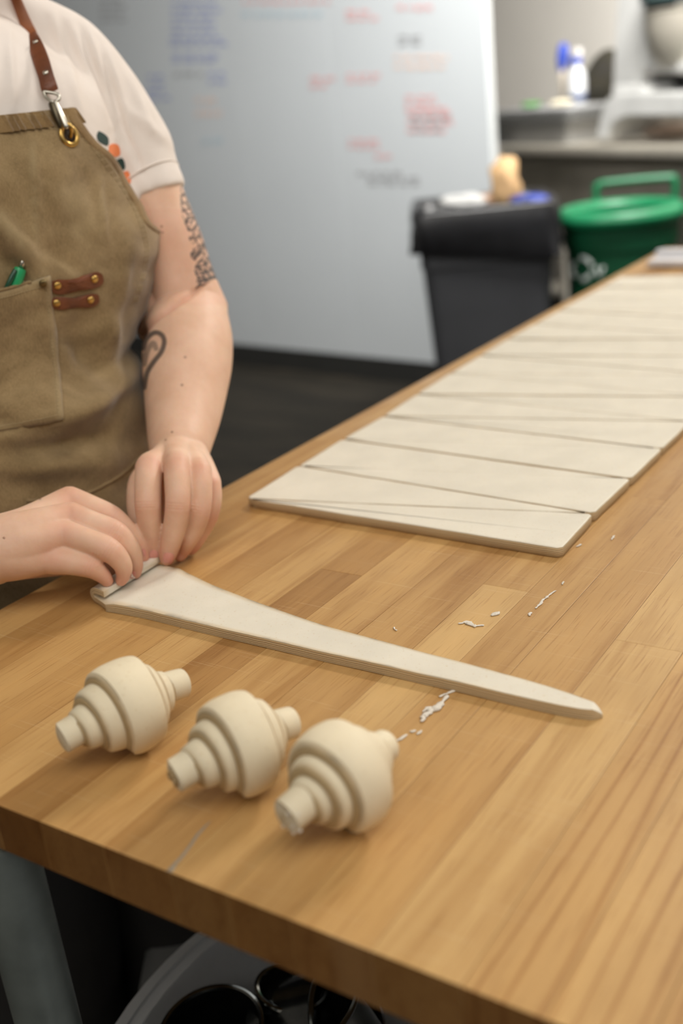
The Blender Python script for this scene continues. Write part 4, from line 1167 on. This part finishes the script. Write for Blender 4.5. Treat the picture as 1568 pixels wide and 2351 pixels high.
for (cx, cy, rx, ry, an_) in ((353, 1276, 10, 13, .1), (387, 1281, 13, 12, .15), (305, 1322, 5, 10, .35), (331, 1268, 3.5, 9, -.3)):
    patch(arm_bvh, (cx, cy), sup(cx, cy, rx, ry, an_), .0004, 'fingernail', M_NAIL, body, 4, .0003)

# ---- shirt
sh = MB()
sh.rings([tor_ring(z, .004) for z in np.linspace(.735, 1.405, 36)])
slv = [(-30, 60, 1.20, 84), (40, 62, 1.20, 84), (105, 85, 1.21, 82), (165, 112, 1.215, 78), (218, 172, 1.222, 78), (262, 242, 1.235, 84), (300, 325, 1.24, 88), (330, 400, 1.245, 83), (347, 444, 1.247, 80)]
p_, r_ = cpath(slv, 40); sh.tube(p_, r_, 30)
cuff = [(337, 424, 1.246, 85), (350, 456, 1.248, 84)]
p2, r2 = cpath(cuff, 4); sh.tube(p2, r2, 30)
a0 = W(-1.05, .81, 1.375)
sh.tube([a0, a0.lerp(shR, .5) + zu * .01, shR + zu * .0, shR.lerp(elbR, .55)], [.072 * K, .066 * K, .07 * K, .064 * K], 26, dome=True)
sh.tube([W(-1.045, .803, 1.37), W(-1.05, .808, 1.425)], [.10 * K, .070 * K], 26)
shm = fuse(sh, .0032, 6)
co = getco(shm); rel_ = co - np.array(CAM); fz = rel_ @ np.array(CF); PX = 784 + FPX * (rel_ @ np.array(CR)) / fz; PY = 1175.5 - FPX * (rel_ @ np.array(CU)) / fz
laplace(shm, 60, .5, np.clip((-((PX - 345) * .53 + (PY - 445) * .85) - 60) / 80, 0, 1))
co = getco(shm); nrm = np.empty(len(co) * 3); shm.vertices.foreach_get('normal', nrm); nrm = nrm.reshape(-1, 3)
rel_ = co - np.array(CAM); fz = rel_ @ np.array(CF); PX = 784 + FPX * (rel_ @ np.array(CR)) / fz; PY = 1175.5 - FPX * (rel_ @ np.array(CU)) / fz
# long soft folds fanning from the shoulder to the armpit
ang_ = np.arctan2(PY - (-150), PX - 60); rd = np.hypot(PX - 60, PY + 150)
fold = np.sin(ang_ * 34 + .6 * np.sin(rd * .012)) * .0030 + np.sin(ang_ * 61 + 1 + .8 * np.sin(rd * .02)) * .0010
slm = (PX * .53 + PY * .85) ; 
d_hem = ((PX - 345) * .53 + (PY - 445) * .85)
am = np.clip((d_hem + 330) / 200, 0, 1) * np.clip((-d_hem - 36) / 60, 0, 1)
def sseg(x0, y0, x1, y1, w_, amp):
    dx, dy = x1 - x0, y1 - y0; t_ = np.clip(((PX - x0) * dx + (PY - y0) * dy) / (dx * dx + dy * dy), 0, 1)
    dd = np.hypot(PX - x0 - dx * t_, PY - y0 - dy * t_); return amp * np.exp(-(dd / w_) ** 2) * np.sin(np.clip(t_, .04, .96) * PI) ** .5
fold2 = sseg(200, 62, 268, 270, 9, .0042) + sseg(160, 48, 250, 290, 11, .0046) + sseg(246, 120, 312, 350, 10, .0040) + sseg(118, 30, 200, 300, 11, .0038) - sseg(225, 90, 292, 330, 9, .0035) \
    - sseg(180, 60, 262, 300, 9, .0035) + sseg(290, 250, 385, 330, 12, .003) - sseg(285, 290, 330, 400, 9, .003) + sseg(20, 60, 30, 250, 9, .0035) + sseg(50, 60, 120, 260, 10, .0035) + sseg(300, 180, 345, 300, 9, .0028)
co += nrm * (fold * am * .5 + fold2 * (fz < 1.28 * K * 1.05))[:, None]
setco(shm, co)
# neck opening: push the collar in is hidden beyond the frame
setco(shm, getco(shm) - np.array(PO)); shm.materials.append(M_SHIRT); shm.polygons.foreach_set('use_smooth', [True] * len(shm.polygons))
shirt = link(bpy.data.objects.new('shirt', shm), person)
shirt_bvh = bvh_of(shm, PO)
def line_on(bvh, pts, r, lift, n=None):
    out = []
    q = spline([Vector((a, b, 0)) for a, b in pts], n or max(8, len(pts) * 6))
    for p in q:
        a, b = cast(bvh, p.x, p.y)
        if a is not None and (not out or (a - out[-1]).length < .05): out.append(a + b * lift)
    return out
G1 = simple('dark_green_print', (38, 62, 56), .8); O1 = simple('orange_print', (238, 136, 82), .8)
def leafp(pts, m, nm): 
    cx = sum(p[0] for p in pts) / len(pts); cy = sum(p[1] for p in pts) / len(pts)
    q = [(v.x, v.y) for v in spline([Vector((a, b, 0)) for a, b in pts + [pts[0]]], 26)][:-1]
    patch(shirt_bvh, (cx, cy), q, .0006, nm, m, shirt, 3, 0, back=.0003)
leafp([(226, 301), (238, 307), (248, 318), (247, 334), (236, 331), (225, 323), (222, 311)], G1, 'printed_leaf')
leafp([(231, 337), (241, 341), (247, 350), (253, 360), (246, 362), (236, 352)], G1, 'printed_leaf')
leafp([(250, 335), (258, 330), (270, 333), (275, 346), (273, 357), (259, 360), (250, 352)], O1, 'printed_fruit')
leafp([(268, 367), (280, 363), (286, 375), (286, 388), (275, 391), (267, 380)], G1, 'printed_leaf')
leafp([(252, 364), (262, 368), (266, 376), (266, 386), (256, 380)], O1, 'printed_fruit')
leafp([(279, 397), (293, 393), (299, 404), (300, 419), (293, 423), (283, 408)], O1, 'printed_fruit')
# cuff seam
ln = []
pc, rc_ = cpath([(335, 420, 1.246, 82.5)] * 1 + [(338, 425, 1.246, 83.5)], 2)
tdir = (pc[1] - pc[0]).normalized(); ax_ = axes(tdir)
rel(MB().lathe([(rc_[0] + .0012 + .0011 * math.cos(a), .0011 * math.sin(a)) for a in [2 * PI * k / 8 for k in range(8)]], pc[0], 64, ax_, closed=True)).build('cuff_hem', M_SHIRT, shirt)

# ---- apron
OUTL = [(255, 168), (278, 178), (300, 198), (345, 240), (390, 272), (430, 300), (470, 324), (510, 340), (545, 349), (575, 352)]
def lin(tab, x):
    if x <= tab[0][0]: return tab[0][1]
    for (a, u), (b, v) in zip(tab, tab[1:]):
        if x <= b: return lerp(u, v, (x - a) / (b - a))
    return tab[-1][1]
AOFF = .016
def apron_base(z, phi):
    a, b = a_of(z), interp(bprof, z)
    return tor_pt(z, phi, a, b, AOFF)
# bib top height: where the centre row meets py 262
lo, hi = 1.15, 1.40
for _ in range(30):
    m_ = (lo + hi) / 2
    if proj(apron_base(m_, math.radians(15)))[1] > 262: lo = m_
    else: hi = m_
ZTOP = lo
rows = []; zr = list(np.linspace(.49, .80, 16)) + list(np.linspace(.81, ZTOP, 100)); NC = 90
for z in zr:
    pm = math.radians(118)
    px_, py_, _ = proj(apron_base(z, math.radians(60)))
    if py_ < 650:
        lo, hi = 0., math.radians(118)
        for _ in range(24):
            m_ = (lo + hi) / 2; q = proj(apron_base(z, m_))
            if q[0] < lin(OUTL, q[1]): lo = m_
            else: hi = m_
        pm = lo
        pm = lerp(pm, math.radians(118), sstep(500, 650, py_))
    rows.append((z, pm))
verts = []
def fold_disp(px, py, z):
    d = 0
    # broad belly folds at the waist
    def g(x0, y0, x1, y1, w, amp):
        dx, dy = x1 - x0, y1 - y0; L2 = dx * dx + dy * dy; t = clamp(((px - x0) * dx + (py - y0) * dy) / L2)
        dd = math.hypot(px - x0 - dx * t, py - y0 - dy * t); return amp * math.exp(-(dd / w) ** 2) * (1 - .5 * abs(2 * t - 1))
    d += g(-60, 1010, 200, 930, 30, .0055) + g(150, 960, 320, 850, 26, .0050) - g(60, 1040, 240, 1005, 22, .0055) + g(-40, 1075, 250, 1060, 26, .0045)
    d -= g(-60, 965, 120, 985, 18, .004) - g(0, 930, 140, 905, 24, .003)
    d -= g(150, 760, 240, 870, 24, .005); d += g(240, 700, 255, 850, 18, .0035)
    d += g(0, 500, 95, 630, 20, .0040) - g(-20, 560, 60, 640, 22, .0055) + g(76, 330, 84, 560, 8, .0022) + g(100, 600, 170, 640, 14, .003)
    d += g(232, 420, 236, 600, 8, .0012) - g(180, 690, 200, 800, 22, .003) + g(300, 540, 250, 780, 14, .002)
    d += .0016 * noise.noise(Vector((px * .012, py * .012, 1))) + .0007 * noise.noise(Vector((px * .035, py * .03, 5)))
    return d
for ri_, (z, pm) in enumerate(rows):
    for c in range(NC + 1):
        ph = lerp(-pm, pm, c / NC)
        p = apron_base(z, ph); px, py, _ = proj(p)
        cx, cy, an_ = tor_frame(z); ctr_ = W(cx, cy, z); nn = (p - ctr_); nn.z = 0; nn.normalize()
        edge = min(c, NC - c) / NC
        dsp = fold_disp(px, py, z) if py < 1300 else .004 * math.sin(ph * 9) * sstep(.86, .6, z)
        if py < 300: dsp += .0012 * math.sin(px * .42) * sstep(300, 262, py) * (1 if px < 120 else .3)
        verts.append(p + nn * (dsp * (2.3 if py < 1300 else 1)))
fcs = []
W_ = NC + 1
for i in range(len(rows) - 1):
    for c in range(NC): fcs.append((i * W_ + c, i * W_ + c + 1, (i + 1) * W_ + c + 1, (i + 1) * W_ + c))
apm = bpy.data.meshes.new('apron'); apm.from_pydata([tuple(v - PO) for v in verts], [], fcs); apm.materials.append(M_APRON); apm.update()
apm.polygons.foreach_set('use_smooth', [True] * len(apm.polygons))
apron = link(bpy.data.objects.new('apron', apm), person)
# which way do the normals face
if (Vector(verts[len(verts) // 2]) - W(-1.0, .75, 1.0)).dot(apm.polygons[len(apm.polygons) // 2].normal) < 0: apm.flip_normals()
wr_ = apm.attributes.new('wear', 'FLOAT', 'POINT')
wv = []
for v in verts:
    px, py, _ = proj(v); q = 0
    def seg(x0, y0, x1, y1, w):
        dx, dy = x1 - x0, y1 - y0; t = clamp(((px - x0) * dx + (py - y0) * dy) / (dx * dx + dy * dy)); return math.exp(-(math.hypot(px - x0 - dx * t, py - y0 - dy * t) / w) ** 2)
    q = max(.8 * seg(0, 500, 100, 625, 12), .6 * seg(76, 330, 84, 560, 5), .5 * seg(160, 440, 190, 520, 30), .35 * seg(232, 430, 234, 600, 6), .5 * seg(100, 620, 170, 640, 12), .25 * seg(200, 560, 230, 640, 40))
    wv.append(q)
wr_.data.foreach_set('value', wv)
sol = apron.modifiers.new('thick', 'SOLIDIFY'); sol.thickness = .0012; sol.offset = -1
ap_bvh = bvh_of(apm, PO)
def P3(i, c): return Vector(verts[i * W_ + c])
# edge hem: folded band along the curved sides and the bib top
def band(idx, wid, name):
    v = []; f = []
    for (i, c, di, dc) in idx:
        a = P3(i, c); cx, cy, an_ = tor_frame(rows[i][0]); nn = a - W(cx, cy, rows[i][0]); nn.z = 0; nn.normalize()
        inn = (P3(clampi(i + di, 0, len(rows) - 1), clampi(c + dc, 0, NC)) - a)
        for q, l in ((0, -.001), (0, .0016), (.12, .0021), (.88, .0021), (1, .0014), (1, -.0004)):
            inw = inn.normalized() * wid * q
            v.append(a + inw + nn * (l + .0006) - PO)
    for i in range(len(idx) - 1):
        for j in range(5): f.append((i * 6 + j, i * 6 + j + 1, (i + 1) * 6 + j + 1, (i + 1) * 6 + j))
    o = mesh(name, v, f, M_APRON2, apron, True); return autosmooth(o, 45)
def clampi(x, a, b): return max(a, min(b, x))
for (c0, sg) in ((NC, -1), (0, 1)):
    band([(i, c0, 0, sg * 6) for i in range(30, len(rows))], .011, 'side_hem')
band([(len(rows) - 1, c, -8, 0) for c in range(0, NC + 1)], .016, 'top_hem')
# stitched lines
def stitches(pts, r=.0005, lift=.0014, dash=.0035):
    L_ = line_on(ap_bvh, pts, r, lift, n=90); mb = MB(); acc = 0
    for i in range(0, len(L_) - 1):
        if i % 3 != 2: mb.tube([L_[i], L_[i + 1]], r, 5)
    rel(mb).build('stitching', M_THREAD, apron)
# pocket
def gridpatch(bvh, cols, name, m, parent, lift, nu=24, nv=24, thick=.0012, base=PO):
    # cols: functions (u,v)->px,py
    v = []; f = []
    last = None
    for i in range(nv + 1):
        for j in range(nu + 1):
            x, y = cols(j / nu, i / nv); a, b = cast(bvh, x, y)
            if a is None: a, b = last
            last = (a, b); l = lift(j / nu, i / nv) if callable(lift) else lift
            v.append(a + b * l - base)
    n = len(v); w = nu + 1
    for i in range(nv):
        for j in range(nu): f.append((i * w + j, i * w + j + 1, (i + 1) * w + j + 1, (i + 1) * w + j))
    o = mesh(name, v, f, m, parent, True)
    s = o.modifiers.new('s', 'SOLIDIFY'); s.thickness = thick; s.offset = 0
    return o
def pocket_map(u, v):
    # v 0 top (opening) .. 1 bottom ; u 0 left (out of frame) .. 1 right
    topx, topy = lerp(-150, 112, u), lerp(690, 632, u) + (8 * math.sin(PI * u) if u > .5 else 8)
    botx, boty = lerp(-150, 146, u), lerp(1015, 962, u) + 4 * math.sin(PI * u)
    k = v
    bow = 6 * math.sin(PI * v) * (1 if u > .5 else 0) * (u - .5) * 0
    return lerp(topx, botx, k) + bow, lerp(topy, boty, k)
pk = gridpatch(ap_bvh, pocket_map, 'pocket', M_APRON, apron, lambda u, v: .0022 + .0045 * math.sin(PI * clamp(u)) * (1 - v) ** 1.5 + .0006 * noise.noise(Vector((u * 6, v * 6, 2))), 30, 30, .0016)
pk.data.attributes.new('wear', 'FLOAT', 'POINT').data.foreach_set('value', [(.7 if (i // 31) < 2 else (.45 if (i % 31) > 28 else .0)) for i in range(31 * 31)])
pkb = bvh_of(pk.data, PO)
for (vv0, vv1) in ((.055, .055),):
    pts = [pocket_map(u, .062) for u in np.linspace(.5, .98, 12)]
    L_ = line_on(pkb, pts, .0005, .0010, n=60); mb = MB()
    for i in range(0, len(L_) - 1):
        if i % 3 != 2: mb.tube([L_[i], L_[i + 1]], .00045, 5)
    rel(mb).build('pocket_stitching', M_THREAD, apron)
for pts in ([pocket_map(.965, v) for v in np.linspace(.06, .97, 14)], [pocket_map(u, .965) for u in np.linspace(.5, .965, 12)]):
    L_ = line_on(pkb, pts, .0005, .0010, n=110); mb = MB()
    for i in range(0, len(L_) - 1):
        if i % 3 != 2: mb.tube([L_[i], L_[i + 1]], .00042, 5)
    rel(mb).build('pocket_stitching', M_THREAD, apron)
pts = [pocket_map(u, -.002) for u in np.linspace(.45, 1, 14)]
L_ = line_on(pkb, [(x, y + 2.5) for x, y in pts], .001, .0006, n=40); rel(MB().tube(L_, .0014, 8)).build('pocket_edge', M_APRON, apron)
# waistband seam
L_ = line_on(ap_bvh, [(60, 1150), (130, 1148), (190, 1136), (240, 1112), (285, 1082), (320, 1048)], .002, .0012, n=50)
if len(L_) > 3: rel(MB().tube(L_, .0016, 8)).build('waist_seam', M_APRON, apron)
stitches([(x - 15, y + 4) for y, x in OUTL[1:]] + [(332, 620), (312, 690)])
stitches([(x - 21, y + 6) for y, x in OUTL[1:]] + [(326, 620), (306, 690)])
stitches([(-40, 283), (20, 284), (60, 287), (110, 297), (130, 299)])
# grommet
gp, gn = cast(ap_bvh, 155, 313)
ax_ = axes(gn)
gr = MB().lathe([(.0083 + .0024 * math.cos(a), .0006 + .0018 * math.sin(a)) for a in [2 * PI * k / 12 for k in range(12)]], gp + gn * .0022, 40, ax_, closed=True)
rel(gr).build('grommet', M_BRASS, apron)
rel(MB().lathe([(.0, 0), (.0075, 0), (.0078, .0004)], gp + gn * .0021, 32, ax_)).build('eyelet_shade_disc', simple('eyelet_shade', (70, 60, 52), .9), apron, label='flat disc coloured dark for the shade in the eyelet hole')  # solid dark disc, the shade of the hole put into its colour
# clasp: ring through the eyelet, swivel hook, strap loop
cl = apron
def on_shirt(x, y, l=0):
    a, b = cast(shirt_bvh, x, y); 
    if a is None: return D(x, y, 1.09)
    return a + b * l
rt_ = (CR * .75 - CU * .3).normalized()
hb = gp + gn * .006
hook = [D(158, 322, 0) for _ in ()]
def near(px, py, ref, toward=.0):       # photo point at the reference point's distance, a little nearer
    r_ = ray(px, py); d = (ref - CAM).dot(CF); return CAM + r_ * (d - toward)
g0 = gp
rel(MB().tube(spline([near(150, 322, g0, -.002), near(143, 303, g0, .006), near(146, 289, g0, .010), near(156, 285, g0, .011), near(164, 296, g0, .009), near(162, 312, g0, .002), near(155, 322, g0, -.003)], 26), .0019, 10)).build('hook', M_BRASS, apron)
rel(MB().tube([near(152, 291, g0, .012), near(142, 268, g0, .012), near(127, 235, g0, .012)], [.0026, .0030, .0022], 12, dome=True)).build('clasp_gate', M_NICKEL, apron)
rel(MB().tube([near(141, 290, g0, .008), near(130, 262, g0, .009), near(121, 240, g0, .009)], [.003, .0045, .004], 12, dome=True)).build('clasp_body', simple('dark_brass', (92, 84, 68), .35, .9), apron)
rel(MB().tube(spline([near(100, 210, g0, .010), near(106, 224, g0, .011), near(122, 234, g0, .012), near(135, 228, g0, .011), near(131, 216, g0, .010), near(100, 210, g0, .010)], 30), .0016, 8)).build('strap_loop', M_NICKEL, apron)
# strap
def ribbon(pts, name, m, lift=.004, th=.0022, nu=6, n=30, ref=None):
    q = spline([Vector(p) for p in pts], n); v = []; f = []; last = None
    for i, p in enumerate(q):
        t = (Vector((q[min(i + 1, n - 1)][0] - q[max(i - 1, 0)][0], q[min(i + 1, n - 1)][1] - q[max(i - 1, 0)][1]))).normalized(); nx = Vector((-t.y, t.x))
        mid_, nm_ = cast(shirt_bvh, p[0], p[1])
        if mid_ is None: mid_, nm_ = last or (D(p[0], p[1], 1.12), -CF)
        last = (mid_, nm_); dd = (mid_ - CAM).dot(CF) - p[3]
        for j in range(nu + 1):
            o_ = (j / nu * 2 - 1) * p[2]; x, y = p[0] + nx.x * o_, p[1] + nx.y * o_
            v.append(CAM + ray(x, y) * (dd - .0012 * (1 - (j / nu * 2 - 1) ** 2)) - PO)
    w = nu + 1
    for i in range(n - 1):
        for j in range(nu): f.append((i * w + j, i * w + j + 1, (i + 1) * w + j + 1, (i + 1) * w + j))
    o = mesh(name, v, f, m, apron, True); s = o.modifiers.new('s', 'SOLIDIFY'); s.thickness = th; s.offset = 0
    b_ = o.modifiers.new('b', 'BEVEL'); b_.width = .0005; b_.segments = 1; b_.limit_method = 'ANGLE'
    return o
st = ribbon([(14, -66, 11, .006), (24, -36, 11, .006), (37, -2, 11.5, .007), (58, 50, 13, .008), (74, 84, 14, .009), (92, 130, 15, .010)], 'neck_strap', M_LEATHERL)
tab = ribbon([(71, 80, 13.5, .0125), (82, 105, 17, .0128), (95, 140, 18.5, .013), (106, 175, 17.5, .013), (113, 200, 18.5, .0128), (118, 212, 17, .012)], 'strap_end', M_LEATHER, th=.003)
def rivet(bvh, px, py, r, name='rivet', m=M_BRASS, lift=0, ref=None):
    a, b = cast(bvh, px, py) if ref is None else (near(px, py, ref[0], ref[1]), -CF)
    ax_ = axes(b); rel(MB().lathe([(r, -.001), (r, .0006), (r * .8, .0013), (r * .4, .0017), (.0, .0018)], a + b * lift, 20, ax_)).build(name, m, apron)
# the strap goes on round the neck to the other side of the bib
def onsh(p, l=.004):
    h = shirt_bvh.find_nearest(p); n_ = (p - h[0]).normalized() if (p - h[0]).dot(h[1]) >= 0 else (h[0] - p).normalized(); return h[0] + h[1] * l if h[1].dot(p - W(-1.04, .8, 1.3)) > 0 else h[0] - h[1] * l
e0 = near(16, -62, on_shirt(24, -36), .004)
nk0 = W(-1.05, .81, 1.44)
ptsn = [e0, nk0 + Fd * .02 + Ld * .072 + zu * .01, nk0 - Fd * .045 + Ld * .055 + zu * .02, nk0 - Fd * .07 + zu * .022, nk0 - Fd * .045 - Ld * .055 + zu * .02, nk0 + Fd * .02 - Ld * .072 + zu * .01]
rc0 = P3(len(rows) - 1, 7) + Fd * .006
ptsn += [onsh(rc0 + (ptsn[-1] - rc0) * q, .006) for q in (.66, .33)] + [rc0, P3(len(rows) - 4, 7) + Fd * .006]
rel(MB().tube(spline(ptsn, 60), .0115, 12, flat=None, ratio=.22)).build('neck_strap', M_LEATHERL, apron)
tb_ = bvh_of(tab.data, PO)
rivet(tb_, 83, 100, .0024, lift=.0016, m=M_NICKEL); rivet(tb_, 106, 170, .0026, lift=.0016, m=M_NICKEL)
# leather tabs beside the pocket
def tabpatch(a, b, h, nm):
    # dog-bone outline from a to b
    ax2 = Vector((b[0] - a[0], b[1] - a[1])); ln_ = ax2.length; ang = math.atan2(ax2.y, ax2.x); cx, cy = (a[0] + b[0]) / 2, (a[1] + b[1]) / 2; out = []
    for k in range(44):
        t_ = 2 * PI * k / 44; c, s = math.cos(t_), math.sin(t_)
        x = (ln_ / 2 + h * .95) * abs(c) ** .45 * (1 if c > 0 else -1)
        wd_ = h * (1 - .26 * math.cos(clamp(x / (ln_ / 2), -1, 1) * PI / 2) ** 2)
        y = wd_ * abs(s) ** .55 * (1 if s > 0 else -1)
        sag = 4 * (1 - (x / (ln_ / 2 + h)) ** 2)
        out.append((cx + x * math.cos(ang) - (y + sag) * math.sin(ang), cy + x * math.sin(ang) + (y + sag) * math.cos(ang)))
    o = patch(ap_bvh, (cx, cy + 2), out, .0034, nm, M_LEATHER, apron, 7, .0012)
    return bvh_of(o.data, PO)
t1 = tabpatch((131, 656), (216, 639), 17.5, 'leather_tab'); 
for q in ((132, 656), (217, 641)): rivet(t1, q[0], q[1], .0037, lift=.0002)
t2 = tabpatch((129, 694), (208, 686), 15.5, 'leather_tab')
for q in ((130, 696), (208, 689)): rivet(t2, q[0], q[1], .0035, lift=.0002)
rivet(ap_bvh, 98, 645, .0036, lift=.006, m=simple('aged_brass', (120, 104, 70), .4, .9))
# pen in the pocket (a thing of its own)
pa, pb = cast(ap_bvh, 40, 640)
pen = empty('pen', 'green click pen with silver button standing in the apron pocket', 'pen', pa)
def pn(px, py, n_=.006): return near(px, py, pa, n_) - pa
top_ = pn(51, 606); bot_ = pn(10, 700, .004)
MB().tube([pn(57, 588), pn(52, 602), pn(48, 616)], [.0023, .0025, .0025], 14).build('button', M_NICKEL, pen)
autosmooth(MB().tube([pn(47, 617), pn(44, 626), pn(40, 640), bot_], [.0052, .0056, .0054, .0052], 18).build('barrel', simple('green_pen', (30, 150, 92), .3), pen))
MB().tube([pn(34, 622, .0125), pn(27, 636, .0135), pn(18, 654, .0135), pn(8, 676, .012)], [.0022, .0024, .0022, .002], 10, dome=True).build('clip', simple('dark_green_clip', (18, 66, 44), .25), pen)
MB().tube([pn(42, 618, .006), pn(34, 622, .0125)], .0022, 8).build('clip_bridge', simple('green_pen_cap', (30, 150, 92), .3), pen)

# ---- trousers and shoes
tr = MB()
for s_ in (-1, 1):
    hip = W(-1.005, .745, .80) + Vector((-math.sin(math.radians(-15)), math.cos(math.radians(-15)), 0)) * s_ * .095
    kn = Vector((hip.x + .03, hip.y, .42)); an_ = Vector((hip.x, hip.y, .08))
    tr.tube([hip, hip.lerp(kn, .5), kn, kn.lerp(an_, .4), an_], [.115, .112, .10, .095, .085], 24)
tr.rings([tor_ring(z, .0) for z in np.linspace(.72, .86, 8)])
tm = fuse(tr, .006, 4); setco(tm, getco(tm) - np.array(PO)); tm.materials.append(M_DARK); tm.polygons.foreach_set('use_smooth', [True] * len(tm.polygons))
link(bpy.data.objects.new('trousers', tm), person)
for s_ in (-1, 1):
    hip = W(-1.005, .745, .80) + Vector((-math.sin(math.radians(-15)), math.cos(math.radians(-15)), 0)) * s_ * .095
    mb = MB(); rgs = []
    for k in range(12):
        t_ = k / 11; x = lerp(-.09, .17, t_); ww = .042 * math.sin(PI * clamp(.12 + t_ * .8)) ** .5; h__ = lerp(.085, .04, sstep(.3, 1, t_))
        rgs.append([Vector((hip.x + x, hip.y + ww * math.cos(a), max(.0, h__ / 2 + h__ / 2 * math.sin(a)))) for a in [2 * PI * j / 16 for j in range(16)]])
    rel(mb.rings(rgs)).build('shoe', M_BASE, person)

for o in bpy.data.objects:
    if o.type == 'MESH' and o.name.startswith('tmp'): print('left', o.name)
